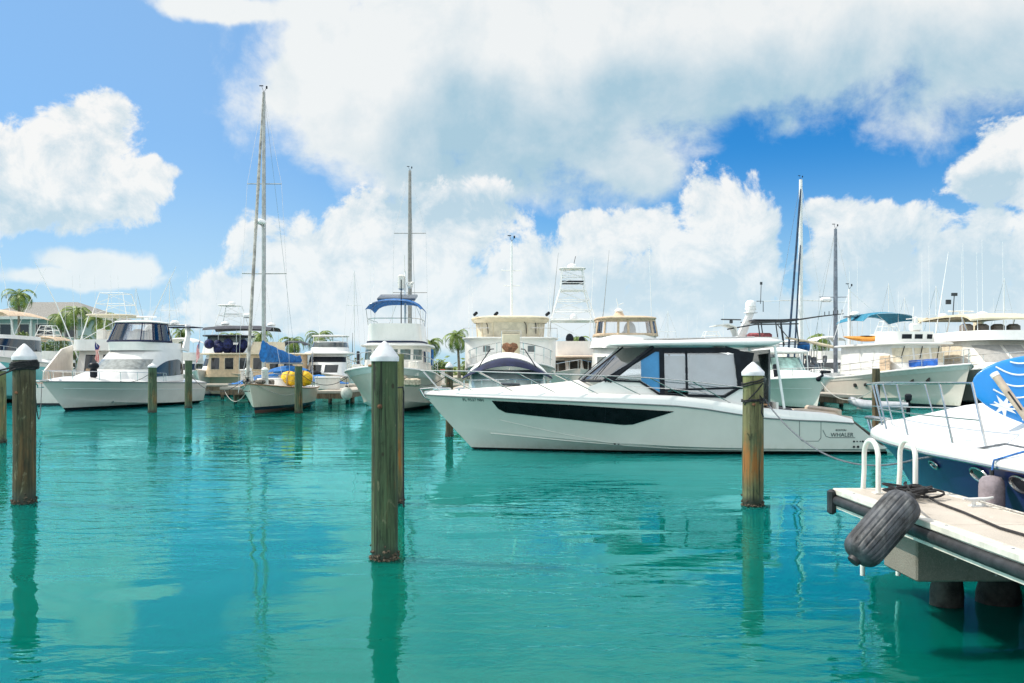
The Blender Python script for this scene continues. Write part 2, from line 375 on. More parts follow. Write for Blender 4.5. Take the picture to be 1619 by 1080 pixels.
    def build(s, name, m, parent=None, smooth=True, ang=38, loc=None, recalc=True):
        if name in SPLIT:
            P = s.pieces()
            if len(P) > 1:
                for q in P: o = q._one(name, m, parent, smooth, ang, loc, recalc)
                return o
        return s._one(name, m, parent, smooth, ang, loc, recalc)
    def _one(s, name, m, parent, smooth, ang, loc, recalc):
        me = bpy.data.meshes.new(name); me.from_pydata([tuple(v) for v in s.v], [], s.f)
        ms = m if isinstance(m, (list, tuple)) else [m]
        for x in ms: me.materials.append(x)
        if len(ms) > 1:
            for p, i in zip(me.polygons, s.mi): p.material_index = i
        if recalc:
            bm = bmesh.new(); bm.from_mesh(me); bmesh.ops.recalc_face_normals(bm, faces=bm.faces); bm.to_mesh(me); bm.free()
        if smooth:
            for p in me.polygons: p.use_smooth = True
            me.set_sharp_from_angle(angle=R(ang))
        o = bpy.data.objects.new(name, me); C.objects.link(o)
        if parent: o.parent = parent
        if loc is not None: o.location = loc
        return o
def tag(o, label=None, cat=None, group=None, kind=None):
    if label: o['label'] = label
    if cat: o['category'] = cat
    if group: o['group'] = group
    if kind: o['kind'] = kind
    return o
def thing(name, label, cat, loc=(0, 0, 0), rz=0.0, group=None):
    o = bpy.data.objects.new(name, None); C.objects.link(o); o.empty_display_size = 0.3
    o.location = loc; o.rotation_euler = (0, 0, rz)
    return tag(o, label, cat, group)
def copy_tree(o, parent=None):
    c = o.copy(); C.objects.link(c)
    if parent: c.parent = parent
    for ch in [q for q in bpy.data.objects if q.parent == o]: copy_tree(ch, c)
    return c
def sag(a, b, s, n=14):
    a, b = Vector(a), Vector(b)
    return [a.lerp(b, i / n) + Vector((0, 0, -4 * s * (i / n) * (1 - i / n))) for i in range(n + 1)]
def lerp(a, b, t): return a + (b - a) * t
def interp(tab, x):
    if x <= tab[0][0]: return tab[0][1]
    for (x0, y0), (x1, y1) in zip(tab, tab[1:]):
        if x <= x1: return lerp(y0, y1, (x - x0) / (x1 - x0))
    return tab[-1][1]
def text_part(name, s, size, m, parent, M, th=0.004):
    cu = bpy.data.curves.new(name, 'FONT'); cu.body = s; cu.size = size; cu.extrude = th; cu.align_x = 'LEFT'
    tmp = bpy.data.objects.new(name, cu); C.objects.link(tmp)
    bpy.context.view_layer.update()
    me = bpy.data.meshes.new_from_object(tmp.evaluated_get(bpy.context.evaluated_depsgraph_get()))
    bpy.data.objects.remove(tmp); me.materials.clear(); me.materials.append(m)
    me.transform(M); o = bpy.data.objects.new(name, me); C.objects.link(o); o.parent = parent
    return o
# ------------------------------------------------------------------ water and land
def water_mat():
    m, t = pbsdf('water'); out = [n for n in t.n if n.type == 'OUTPUT_MATERIAL'][0]
    o = t.add('ShaderNodeTexCoord').outputs['Object']
    a = t.noise(o, 0.05, 3, 0.5)
    c = t.mix(t.ss(a, 0.35, 0.65), (0.000, 0.080, 0.056), (0.000, 0.090, 0.090))
    t.link(c, t.b.inputs['Base Color']); t.b.inputs['Roughness'].default_value = 1.0; t.b.inputs['Specular IOR Level'].default_value = 0.0
    t.b.inputs['Subsurface Weight'].default_value = 1.0
    t.b.inputs['Subsurface Radius'].default_value = (0.2, 1.0, 1.0); t.b.inputs['Subsurface Scale'].default_value = 1.6
    w0 = t.noise(t.vm('MULTIPLY', o, (0.45, 1.0, 1)), 0.75, 1, 0.45, 0.5)
    w1 = t.noise(t.vm('MULTIPLY', o, (0.40, 1.15, 1)), 2.4, 1.5, 0.45, 0.7)
    w2 = t.noise(t.vm('MULTIPLY', o, (0.55, 1.2, 1)), 7.5, 1, 0.5, 1.0)
    patch = t.ss(t.noise(o, 0.20, 3, 0.5), 0.40, 0.60, 0.14, 1.6)
    h = t.m('ADD', t.m('MULTIPLY', w0, 0.024), t.m('MULTIPLY', patch, t.m('ADD', t.m('MULTIPLY', w1, 0.0135), t.m('MULTIPLY', w2, 0.0032))))
    b = t.add('ShaderNodeBump'); b.inputs['Strength'].default_value = 1; b.inputs['Distance'].default_value = 1.0
    t.link(h, b.inputs['Height'])
    gl = t.add('ShaderNodeBsdfGlossy'); gl.inputs['Roughness'].default_value = 0.015; gl.inputs[0].default_value = (0.36, 0.95, 1.0, 1)
    t.link(b.outputs[0], gl.inputs['Normal'])
    fr = t.add('ShaderNodeFresnel'); fr.inputs[0].default_value = 1.62; t.link(b.outputs[0], fr.inputs['Normal'])
    f = t.m('MULTIPLY', fr.outputs[0], 1.0)
    mx = t.add('ShaderNodeMixShader'); t.link(f, mx.inputs[0]); t.link(t.b.outputs[0], mx.inputs[1]); t.link(gl.outputs[0], mx.inputs[2]); t.link(mx.outputs[0], out.inputs[0])
    return m
b = MB(); b.add([(-900, -60, 0), (900, -60, 0), (900, 130, 0), (-900, 130, 0)], [(0, 1, 2, 3)])
tag(b.build('water', water_mat(), smooth=False), kind='structure')
landm = mat('sandy_ground', (0.42, 0.38, 0.28), 0.9, var=0.25, scale=0.3)
b = MB(); b.box((0, 1115, 0.1), (2400, 2000, 2.2)); tag(b.build('shore_ground', landm, smooth=False), kind='structure')

dockc = concrete_mat('dock_concrete', (0.56, 0.50, 0.43))
dockf = concrete_mat('far_dock_concrete', (0.50, 0.45, 0.38))
timber = wood_mat('dock_timber', mid=(0.16, 0.12, 0.08), rust_amt=0.2, seed=3.0, h=9)
def pier(label, x0, x1, y0, y1, top=1.1, group='concrete piers between the slips'):
    t = thing('pier', label, 'pier', ((x0 + x1) / 2, y0, 0), group=group)
    hx = (x1 - x0) / 2; ly = y1 - y0
    b = MB(); b.box((0, ly / 2, top - 0.09), (2 * hx, ly, 0.18), bev=0.02); b.build('deck', dockf, t)
    b = MB(); b.box((0, ly / 2 , top - 0.345), (2 * hx - 0.06, ly - 0.06, 0.33)); b.build('fascia', timber, t, smooth=False)
    n = max(2, int(max(2 * hx, ly) / 5)); 
    for i in range(n):
        q = (i + 0.5) / n
        if 2 * hx > ly: P = [(-hx + 2 * hx * q, 0.3)]
        else: P = [(-hx + .2, 0.3 + (ly - .6) * q), (hx - .2, 0.3 + (ly - .6) * q)]
        for (px, py) in P:
            b = MB(); b.tube([(px, py, -0.6), (px, py, top - 0.5)], 0.13, 10); b.build('support', timber, t)
    return t
pier('long concrete walkway with timber fascia running behind the moored boats', -70, 70, 66, 69, 1.1)
pier('concrete finger pier right of the blue-sailed sloop', -12.3, -10.4, 53.5, 65.98, 0.9)
pier('concrete finger pier left of the blue-sailed sloop', -19.2, -17.8, 56, 65.98, 1.08)
pier('concrete finger pier between the two bow-on trawlers', -4.0, -2.9, 54, 65.98, 1.0)
pier('concrete finger pier above the long cruiser\'s cockpit', 19.0, 20.6, 50, 65.98, 0.75)

# ------------------------------------------------------------------ pilings
pvc = mat('white_plastic_cap', (0.66, 0.67, 0.69), 0.5, var=0.08, scale=7, dirt=0.35, dirtcol=(.40, .38, .33))
barn = mat('barnacles', (0.10, 0.075, 0.05), 0.95, var=0.8, scale=40, bump=0.01, bscale=60)
def piling(label, px, pybase, pytop, wpx, m, cap=True, group=None, D=None, capm=None, slope=0.55, lean=0.0, notch=False, crust=True):
    D = D or CAMZ * FPX / (pybase - HZ); r = wpx / 2 * D / FPX; ztop = Z(pytop, D)
    t = thing('mooring_piling', label, 'piling', (X(px, D), D, 0), group=group)
    ch = 2 * r * slope if cap else 0; z1 = ztop - ch
    rnd = random.Random(int(px)); prof = []
    nz = 26
    rows = []
    for i in range(nz + 1):
        z = lerp(-1.2, z1 + (0.03 if cap else 0), i / nz); q = []
        for k in range(28):
            a = 2 * PI * k / 28
            rr = r * (1.03 - 0.05 * i / nz) * (1 + 0.05 * (mnoise.noise(Vector((math.cos(a) * 1.5 + px, math.sin(a) * 1.5, z * 0.8)))) + 0.03 * mnoise.noise(Vector((math.cos(a) * 7, math.sin(a) * 7 + px, z * 0.6))))
            q.append((rr * math.cos(a) + lean * (z / z1), rr * math.sin(a), z))
        rows.append(q)
    b = MB(); b.grid(rows, True); b.f.append(tuple(nz * 28 + k for k in range(28))); b.mi.append(0)
    b.build('post', m, t)
    if cap:
        rc = r * 1.08; b = MB()
        b.lathe((lean, 0, 0), [(rc, z1 - 0.10 * r), (rc * 1.015, z1 + 0.22 * r), (rc * 0.97, z1 + 0.30 * r), (rc * 0.5, z1 + ch * 0.68), (rc * 0.10, z1 + ch * 0.97), (0.0, z1 + ch)], 32)
        b.build('cap', capm or pvc, t, ang=60)
    if r > .12 and cap:
        q = MB(); zz = lerp(.4, z1, .72); q.lathe((-.2 * r, -r * 1.02, zz), [(.028, -.02), (.028, .006), (.016, .010), (.016, .024), (0, .026)], 8, Matrix.Rotation(R(90), 4, 'X')); q.build('iron_bolt', rustm, t)
    if crust:
        b = MB()
        for i in range(90):
            a = rnd.uniform(0, 2 * PI); z = abs(rnd.gauss(0, 0.06)) - 0.02; s = rnd.uniform(0.010, 0.03)
            M = Matrix.Rotation(rnd.uniform(0, 3), 4, 'X') @ Matrix.Rotation(a, 4, 'Z')
            b.ball((math.cos(a) * r * 1.03, math.sin(a) * r * 1.03, z), (s, s * .8, s * .7), 6, 4, M)
        tag(b.build('barnacle_band', barn, t), kind='stuff')
    return t
wA = wood_mat('piling_dark', mid=(0.062, 0.052, 0.024), top=(0.13, 0.12, 0.07), rust_amt=0.25, seed=1.0)
wB = wood_mat('piling_green', mid=(0.050, 0.078, 0.036), top=(0.060, 0.095, 0.045), rust=(0.22, 0.10, 0.03), rz=(0.4, 0.9), rust_amt=0.3, seed=5.0)
wC = wood_mat('piling_rusty', mid=(0.14, 0.135, 0.06), top=(0.26, 0.27, 0.10), rust=(0.40, 0.13, 0.02), rz=(0.35, 1.0), rust_amt=0.75, seed=9.0)
wD = wood_mat('piling_far', mid=(0.07, 0.10, 0.055), top=(0.06, 0.11, 0.06), rust=(0.30, 0.14, 0.04), rz=(0.3, 1.0), rust_amt=0.7, seed=13.0)
pA = piling('dark weathered piling wrapped with black rope under a white cone cap', 38.5, 795, 543, 33, wA, slope=0.75)
piling('rusty piling with white cap cut by the left edge of the photo', -4, 700, 571, 24, wC, slope=0.6)
pB = piling('thickest green wooden piling with a pointed white cap, nearest the camera', 608, 883, 539, 42, wB, slope=0.72)
pB2 = piling('reddish uncapped piling half hidden right behind the thickest green piling', 627, 795, 560, 23, wC, cap=False)
pC = piling('yellow-green piling with rust-orange lower half and roped white cap before the cruiser', 1190.5, 799, 572, 32.5, wC, slope=0.62)
piling('thin piling with small white cap in front of the flybridge cruiser', 241, 652, 574, 13, wD, slope=0.5)
piling('uncapped green piling between the flybridge cruiser and the tan-windowed trawler', 298, 645, 570, 11, wD, cap=False)
piling('uncapped green piling in front of the yellow bags on the sloop', 472, 653, 579, 12, wD, cap=False)
pG = piling('dark piling with a white cap seen over the cruiser\'s bow rail', 710.5, 690, 572, 12, wA, slope=0.7)
piling('short weathered piling behind the blue boat\'s bow rail', 1385, 700, 583, 12, wA, cap=False, D=24)

# ------------------------------------------------------------------ hull
class Hull:
    def __init__(s, L, B, z=(1.6, 1.2, 1.0), rake=1.5, p=2.2, sm=0.55, tw=0.9, chine=(0.12, 0.75), bcr=0.9, p2=1.35, smc=0.75, draft=0.5, fl=1.0, bflare=1.6, ztab=None, srake=0.0):
        s.L, s.B, s.z, s.rake, s.p, s.sm, s.tw, s.chine, s.bcr, s.p2, s.smc, s.draft, s.fl, s.bflare, s.ztab, s.srake = L, B, z, rake, p, sm, tw, chine, bcr, p2, smc, draft, fl, bflare, ztab, srake
    def zs(s, u):
        if s.ztab: return interp(s.ztab, u)
        a, m, c = s.z
        return a * (1 - u) * (1 - 2 * u) + m * 4 * u * (1 - u) + c * u * (2 * u - 1)
    def bs(s, u):
        v = s.B / 2 * (1 - (1 - min(u / s.sm, 1)) ** s.p)
        if u > s.sm: v *= 1 - (1 - s.tw) * ((u - s.sm) / (1 - s.sm)) ** 2
        return v
    def bc(s, u):
        return s.bcr * s.B / 2 * (1 - (1 - min(u / s.smc, 1)) ** s.p2) * (1 - (1 - s.tw) * max(0, (u - s.sm) / (1 - s.sm)) ** 2)
    def zc(s, u): return s.chine[0] + (s.chine[1] - s.chine[0]) * (1 - u) ** 2.5
    def zk(s, u): return -s.draft * (1 - 0.0 * u)
    def pt(s, u, w, side=1, off=0.0):
        zs, zc, zk = s.zs(u), s.zc(u), s.zk(u)
        if w < 0: x = s.bc(u) * (w + 1); z = lerp(zk, zc, (w + 1) ** 1.15)
        else:
            e = 1 + (s.bflare - 1) * (1 - u) ** 1.5
            x = s.bc(u) + (s.bs(u) - s.bc(u)) * w ** e; z = lerp(zc, zs, w)
        q = max(0.0, 1 - z / s.z[0] if not s.ztab else 1 - z / s.ztab[0][1])
        y = u * s.L + s.rake * q ** 1.05 * (1 - u) ** 3 - s.srake * max(0, (z) / s.zs(1)) * max(0, (u - 0.85) / 0.15)
        p = Vector((x * side, y, z))
        if off:
            e = 1e-3
            a = s.pt(min(u + e, 1), w, side) - s.pt(max(u - e, 0), w, side); c = s.pt(u, w + e, side) - s.pt(u, w - e, side)
            n = a.cross(c); n.normalize()
            if n.x * side < 0: n = -n
            p += n * off
        return p
    def US(s): return [(i / 44) ** 1.6 for i in range(45)]
    def hull(s, m, t, name='hull'):
        ws = [-1 + i / 6 for i in range(6)] + [0, 0.015] + [i / 10 for i in range(1, 11)]
        b = MB(); rows = []
        for u in s.US():
            rows.append([s.pt(u, w, 1) for w in reversed(ws)] + [s.pt(u, w, -1) for w in ws[1:]])
        b.grid(rows)
        n = len(rows[0]); k0 = (len(rows) - 1) * n
        b.f.append(tuple(k0 + i for i in range(n))); b.mi.append(0)
        return b.build(name, m, t, ang=30)
    def deck(s, m, t, camber=0.12, drop=0.0, u0=0.0, u1=1.0, name='deck', inset=0.0):
        b = MB(); rows = []
        for u in s.US():
            if u < u0 or u > u1: continue
            w_ = max(s.bs(u) - inset, 0.0); y = u * s.L
            rows.append([(w_ * k, y + (0 if u else 0.0), s.zs(u) - drop + camber * (1 - k * k) * min(1, w_ / (s.B * .3))) for k in [q / 8 for q in range(-8, 9)]])
        b.grid(rows); return b.build(name, m, t, ang=30)
    def sheerline(s, off=0.0, dz=0.0, u0=0.0, u1=1.0, inset=0.0):
        us = [u for u in s.US() if u0 <= u <= u1]
        L_ = [(-max(s.bs(u) + off, 0), u * s.L - (off if u == 0 else 0), s.zs(u) + dz) for u in reversed(us)]
        R_ = [(max(s.bs(u) + off, 0), u * s.L - (off if u == 0 else 0), s.zs(u) + dz) for u in us]
        return L_ + (R_[1:] if us[0] == 0 else R_)
    def rub(s, m, t, r=0.03, name='rub_rail', dz=-0.02, u1=1.0):
        b = MB(); b.tube(s.sheerline(0.012, dz, u1=u1), r, 6); return b.build(name, m, t)
    def rail(s, m, t, h=0.65, u1=0.6, us=(0.02, 0.08, 0.18, 0.3, 0.42, 0.55), lean=0.0, r=0.014, inset=0.08, mid=False, name='bow_rail', fwd=0.0, hend=None):
        """pulpit: a top rail along both sheers joined round the bow on leaning stanchions"""
        b = MB()
        def P(u, side, k):
            hh = h if hend is None else lerp(h, hend, (u / u1) ** 2)
            return Vector((side * max(s.bs(u) - inset, 0.05), u * s.L + 0.1 - k * (lean + fwd * (1 - u / u1)), s.zs(u) + hh * k))
        uu = [u1 * (i / 16) ** 1.3 for i in range(17)]
        for k in ([1.0, 0.5] if mid else [1.0]):
            top = [P(u, -1, k) for u in reversed(uu)] + [P(u, 1, k) for u in uu]
            if k == 1.0: top = [P(u1, -1, 0)] + top + [P(u1, 1, 0)]
            b.tube(top, r if k == 1 else r * .6, 6)
        for u in us:
            for sd_ in (-1, 1): b.tube([P(u, sd_, 0), P(u, sd_, 1.0)], r * 0.85, 5)
        return b.build(name, m, t)
    def band(s, m, t, name, w0, w1, u0, u1, off=0.006, sides=(1, -1)):
        b = MB()
        for sd_ in sides:
            us = [lerp(u0, u1, i / 30) for i in range(31)]
            b.sheet([[s.pt(u, lerp(w0, w1, k / 2), sd_, off) for k in range(3)] for u in us], 0.012)
        return b.build(name, m, t)
    def solve(s, y, z):
        u = y / s.L
        for _ in range(12):
            zs, zc = s.zs(u), s.zc(u); w = (z - zc) / (zs - zc)
            p = s.pt(u, w); u = max(0.0005, u + (y - p.y) / s.L)
        return u, w
    def patch(s, b, ys, top, bot, side, off, th=0.01, nk=4):
        rows = []
        for y in ys:
            a, c = bot(y), top(y); r = []
            for k in range(nk):
                u, w = s.solve(y, lerp(a, c, k / (nk - 1))); r.append(s.pt(u, w, side, off))
            rows.append(r)
        b.sheet(rows, th)
    def line(s, b, pts, side, off, r):
        P = []
        for (y0, z0), (y1, z1) in zip(pts, pts[1:]):
            for i in range(8):
                y, z = lerp(y0, y1, i / 8), lerp(z0, z1, i / 8); u, w = s.solve(y, z); P.append(s.pt(u, w, side, off))
        u, w = s.solve(*pts[-1]); P.append(s.pt(u, w, side, off)); b.tube(P, r, 5)
# ------------------------------------------------------------------ cabins
class House:
    """a cabin between a bottom and a top outline; outlines are rounded rectangles (w half width, y0 front, y1 back)"""
    def __init__(s, bot, top, n=5.0): s.b, s.t, s.n = bot, top, n    # (w, y0, y1, z)
    def at(s, h):
        return [lerp(a, c, h) for a, c in zip(s.b, s.t)]
    def pt(s, th, h, off=0.0):
        w_, y0, y1, z = s.at(h); yc = (y0 + y1) / 2; l = (y1 - y0) / 2; e = 2 / s.n
        sn, cs = math.sin(th), math.cos(th)
        x = w_ * math.copysign(abs(sn) ** e, sn); y = yc - l * math.copysign(abs(cs) ** e, cs)
        p = Vector((x, y, z))
        if off:
            nx = math.copysign(abs(sn) ** (2 - e), sn) / w_; ny = -math.copysign(abs(cs) ** (2 - e), cs) / l
            q = Vector((nx, ny, 0)); q.normalize(); p += q * off
        return p
    def ths(s, N=72):
        o = []
        for i in range(N):
            a = 2 * PI * i / N; k = math.tan(a) if abs(math.cos(a)) > 1e-6 else 1e6
            # spread the samples along the rounded rectangle
            sn, cs = math.sin(a), math.cos(a); f = s.n / 2
            o.append(math.atan2(math.copysign(abs(sn) ** (0.5 * f), sn), math.copysign(abs(cs) ** (0.5 * f), cs)))
        return o
    def body(s, m, t, name='cabin', cap=True):
        b = MB(); th = s.ths(); b.grid([[s.pt(a, h) for a in th] for h in (0, 0.5, 1)], True)
        if cap: b.f.append(tuple(2 * 72 + k for k in range(72))); b.mi.append(0)
        return b.build(name, m, t)
    def tfront(s, x, h): w_ = s.at(h)[0]; return math.asin(math.copysign(min(1, abs(x / w_)) ** (s.n / 2), x))
    def tside(s, y, h, side):
        _, y0, y1, _ = s.at(h); yc = (y0 + y1) / 2; l = (y1 - y0) / 2; c = (yc - y) / l
        return side * math.acos(math.copysign(min(1, abs(c)) ** (s.n / 2), c))
    def pane(s, b, where, a0, a1, h0, h1, off=0.012, th=0.01, n=10):
        rows = []
        for i in range(n + 1):
            a = lerp(a0, a1, i / n); r = []
            for k in range(3):
                h = lerp(h0, h1, k / 2)
                q = s.tfront(a, h) if where == 'f' else (s.tside(a, h, 1 if where == 'r' else -1) if where in 'lr' else PI - s.tfront(a, h))
                r.append(s.pt(q, h, off))
            rows.append(r)
        b.sheet(rows, th)
    def windows(s, m, t, where, spans, h0, h1, name='window', off=0.012, th=0.012):
        for a0, a1 in spans:
            b = MB(); s.pane(b, where, a0, a1, h0, h1, off, th); b.build(name, m, t)
    def wrap(s, m, t, h0, h1, a0=-2.4, a1=2.4, off=0.012, name='window_band', N=60):
        b = MB(); b.sheet([[s.pt(lerp(a0, a1, i / N), lerp(h0, h1, k / 2), off) for k in range(3)] for i in range(N + 1)], 0.012)
        return b.build(name, m, t)
def slab(t, name, m, w_, y0, y1, z, th, n=5, crown=0.06, rnd=0.4):
    h = House((w_, y0, y1, 0), (w_, y0, y1, 1), n); b = MB(); A = h.ths(64)
    def ring(k, zz):
        cy = (y0 + y1) / 2; return [Vector((p.x * k, cy + (p.y - cy) * k, zz)) for p in (h.pt(a, 0) for a in A)]
    e = 1 - th * rnd / w_
    rows = [ring(e, z), ring(1, z + th * .3), ring(1, z + th * .7), ring(e, z + th), ring(.7, z + th + crown * .6), ring(.35, z + th + crown * .95), ring(.02, z + th + crown)]
    b.grid(rows, True); b.f.append(tuple(reversed(range(64)))); b.mi.append(0); b.f.append(tuple(6 * 64 + k for k in range(64))); b.mi.append(0)
    return b.build(name, m, t)
def dome(t, c, r, name='radar_dome', h=0.9, m=None):
    b = MB(); b.lathe(c, [(r * .8, 0), (r, r * .15), (r, r * .35 * h), (r * .9, r * .62 * h), (r * .6, r * .85 * h), (r * .25, r * .97 * h), (0, r * h)], 20); return b.build(name, m or whitep, t)
def radar_bar(t, c, l, rz=0.3, m=None):
    b = MB(); b.box((c[0], c[1], c[2] + .12), (.22, .22, .24), bev=.03); b.box((c[0], c[1], c[2] + .29), (l, .12, .09), rz, bev=.02); return b.build('radar_scanner', m or whitep, t)
def whip(t, a, b_, r=0.012, m=None):
    b = MB(); a = Vector(a); b_ = Vector(b_); b.tube([a, a.lerp(b_, .12), b_], [r * 1.6, r, r * .5], 5); return b.build('antenna', m or whitep, t)
def bimini(t, w_, y0, y1, z, m, rise=0.25, drop=0.18, legs=None, name='bimini', th=0.02, fm=None, curve_y=0.12):
    rows = []
    for i in range(13):
        v = i / 12; y = lerp(y0, y1, v); r = []
        for k in range(13):
            q = k / 6 - 1; dz = rise * (1 - abs(q) ** 2.4) - (drop if abs(q) > .999 else 0) * 0
            r.append((w_ * q, y, z + dz + curve_y * math.sin(PI * v) - drop * (abs(q) ** 8) - 0.04 * math.cos(v * PI * 4) * (1 - abs(q))))
        rows.append(r)
    b = MB(); b.sheet(rows, th); o = b.build(name, m, t, ang=60)
    if legs is not None:
        b = MB(); fm = fm or steel
        for v, (fy, fz) in legs:
            y = lerp(y0, y1, v)
            b.tube([(-w_ * .97, fy, fz), (-w_ * .98, y, z - drop * .8)] + [(w_ * q, y, z - .02 + rise * (1 - abs(q) ** 2.4) + curve_y * math.sin(PI * v) - drop * .8 * (abs(q) ** 8)) for q in [k / 5 - 1 for k in range(1, 10)]] + [(w_ * .98, y, z - drop * .8), (w_ * .97, fy, fz)], 0.016, 6)
        b.build('canopy_frame', fm, t)
    return o
def ball_fender(label, c, r, m, ropeto=None):
    t = thing('ball_fender', label, 'fender', c); b = MB(); b.ball((0, 0, 0), (r, r, r * 1.12)); b.build('float', m, t)
    b = MB(); b.tube([(0, 0, r * 1.1), (0, 0, r * 1.3)], r * .25, 10); b.tube([(0, 0, r * 1.2)] + ([Vector(ropeto) - Vector(c)] if ropeto else [(0, 0, r * 3)]), 0.012, 5); b.build('lanyard', rope_d, t)
    return t
def rope(label, pts, r, m, group=None, name='mooring_rope', cat='rope'):
    o = Vector(pts[0]); b = MB(); b.tube([Vector(p) - o for p in pts], r, 6)
    ob = b.build(name, m); ob.location = o; return tag(ob, label, cat, group)
# ------------------------------------------------------------------ the grey-hulled hardtop cruiser, side on
def text_on(h, t, name, s, size, m, y, z, off=0.006):
    u, w_ = h.solve(y, z); p = h.pt(u, w_, 1, off); u2, w2 = h.solve(y + 0.5, z); q = h.pt(u2, w2, 1, off); u3, w3 = h.solve(y, z + 0.1); r = h.pt(u3, w3, 1, off)
    a = (q - p).normalized(); n = a.cross((r - p).normalized()).normalized(); c = n.cross(a)
    M = Matrix(((a.x, c.x, n.x, p.x), (a.y, c.y, n.y, p.y), (a.z, c.z, n.z, p.z), (0, 0, 0, 1)))
    return text_part(name, s, size, m, t, M)
D0 = 23.85; XB = -2.45
cr = thing('hardtop_cruiser', 'big side-on white hardtop cruiser with a long black hull window, bow pointing left', 'motor boat', (XB, D0, 0), R(-90))
H = Hull(12.4, 3.5, rake=1.35, p=2.3, sm=0.5, tw=0.93, chine=(0.13, 0.66), bcr=0.93, p2=1.7, smc=0.62, draft=0.5, bflare=1.5, srake=1.05,
         ztab=[(0, 1.52), (.155, 1.46), (.3, 1.40), (.45, 1.335), (.54, 1.28), (.6, 1.20), (.66, 1.08), (.72, 0.97), (.80, 0.90), (1.0, 0.82)])
hullg = hull_mat('pale_gelcoat_hull', (0.66, 0.67, 0.62), boot=(0.012, 0.013, 0.014), z1=0.045, scum=0.5)
H.hull(hullg, cr)
def cv(px, py, D=None):
    if D: return ((px - 809.5) * D / FPX - XB, Z(py, D))
    D = 22.6
    for _ in range(8):
        y, z = (px - 809.5) * D / FPX - XB, Z(py, D); u, w_ = H.solve(max(y, .05), z); D = D0 - H.pt(u, w_).x
    return (y, z)
# coaming above the rubbing strake
ht = [(0, .10), (.155, .17), (.4, .21), (.54, .24), (.7, .25), (.8, .22), (.93, .17), (1, .10)]
yc_ = lambda u: u * H.L - (1.05 * max(0, (u - .85) / .15))
b = MB()
for sd_ in (1, -1):
    rows = []
    for u in H.US():
        h_ = interp(ht, u); x = H.bs(u); i = min(.10, x)
        rows.append([Vector((sd_ * (x + .012), yc_(u), H.zs(u) - .005)), Vector((sd_ * (x + .006), yc_(u), H.zs(u) + h_ * .25)), Vector((sd_ * max(x - i * .7, 0), yc_(u), H.zs(u) + h_ * .8)), Vector((sd_ * max(x - i, 0), yc_(u), H.zs(u) + h_)),
                     Vector((sd_ * max(x - i - .16, 0), yc_(u), H.zs(u) + h_ + .01)), Vector((sd_ * max(x - i - .18, 0), yc_(u), H.zs(u) + h_ - .06))])
    b.grid(rows)
b.build('coaming', gel, cr, ang=50)
b = MB(); us = [u for u in H.US()]
pts = [(-(H.bs(u) + .012), yc_(u), H.zs(u) - .012) for u in reversed(us)] + [(H.bs(u) + .012, yc_(u), H.zs(u) - .012) for u in us[1:]]
b.tube(pts, 0.02, 6); b.build('rub_rail', mat('grey_rubber_strake', (0.16, 0.17, 0.17), .5), cr)
# foredeck and side decks, cambered
cz = [(0, 1.60), (1.6, 1.70), (3.6, 1.83), (4.45, 1.94), (5.2, 1.90), (6.5, 1.60), (9.3, 1.30)]
b = MB(); rows = []
for u in H.US():
    y = u * H.L
    if y > 9.4: break
    x = max(H.bs(u) - min(.10, H.bs(u)) - .02, 0); ze = H.zs(u) + interp(ht, u) - .015; c_ = interp(cz, y)
    r = []
    for k in range(-10, 11):
        q = k / 10; f = 1 - min(1, max(0, (abs(q) - .15) / .7)); f = f * f * (3 - 2 * f)
        r.append((x * q, y, lerp(ze, max(c_, ze + .01), f)))
    rows.append(r)
b.grid(rows); b.build('foredeck', deckm, cr, ang=50)
# deck hatch and sun pad
b = MB(); b.box((0, 2.4, 1.80), (.55, .55, .07), bev=.02); b.build('deck_hatch', dglass, cr)
b = MB(); b.box((0, .5, 1.66), (.22, .5, .10), bev=.03); b.tube([(0, -.12, 1.66), (0, .5, 1.72)], .03); b.tube([(0, -.12, 1.66), (0, .0, 1.45), (0, .18, 1.36)], .025); b.build('anchor_roller', steel, cr)
# cockpit
b = MB(); b.box((0, 10.35, 0.55), (2.9, 2.0, .04)); b.box((0, 9.42, .95), (2.9, .06, .8)); b.build('cockpit_sole', deckm, cr, smooth=False)
b = MB()
for sd_ in (1, -1):
    b.grid([[Vector((sd_ * 1.44, y, z)) for z in (.5, 1.02 - (y - 9.3) * .035)] for y in (9.3, 10, 10.7, 11.3)])
b.build('cockpit_liner', gelw, cr)
b = MB(); b.box((0, 10.9, .82), (2.5, .55, .5), bev=.06); b.box((0, 11.12, 1.0), (2.5, .16, .35), bev=.05); b.build('stern_bench', mat('tan_upholstery', (0.55, 0.45, 0.35), .6), cr)
b = MB(); b.box((0, 9.75, 1.0), (1.9, .5, .35), bev=.05); b.build('cockpit_module', mat('charcoal_upholstery', (0.05, 0.05, 0.055), .6), cr)
# transom, swim platform
b = MB(); b.box((0, 12.35, .17), (3.0, .9, .10), bev=.03); b.build('swim_platform', gel, cr)
b = MB(); b.grid([[(sx * 1.5, 11.35, .98), (sx * 1.55, 11.40, .86), (sx * 1.6, 12.3, .2)] for sx in (-1, 0, 1)]); b.build('transom', gel, cr)
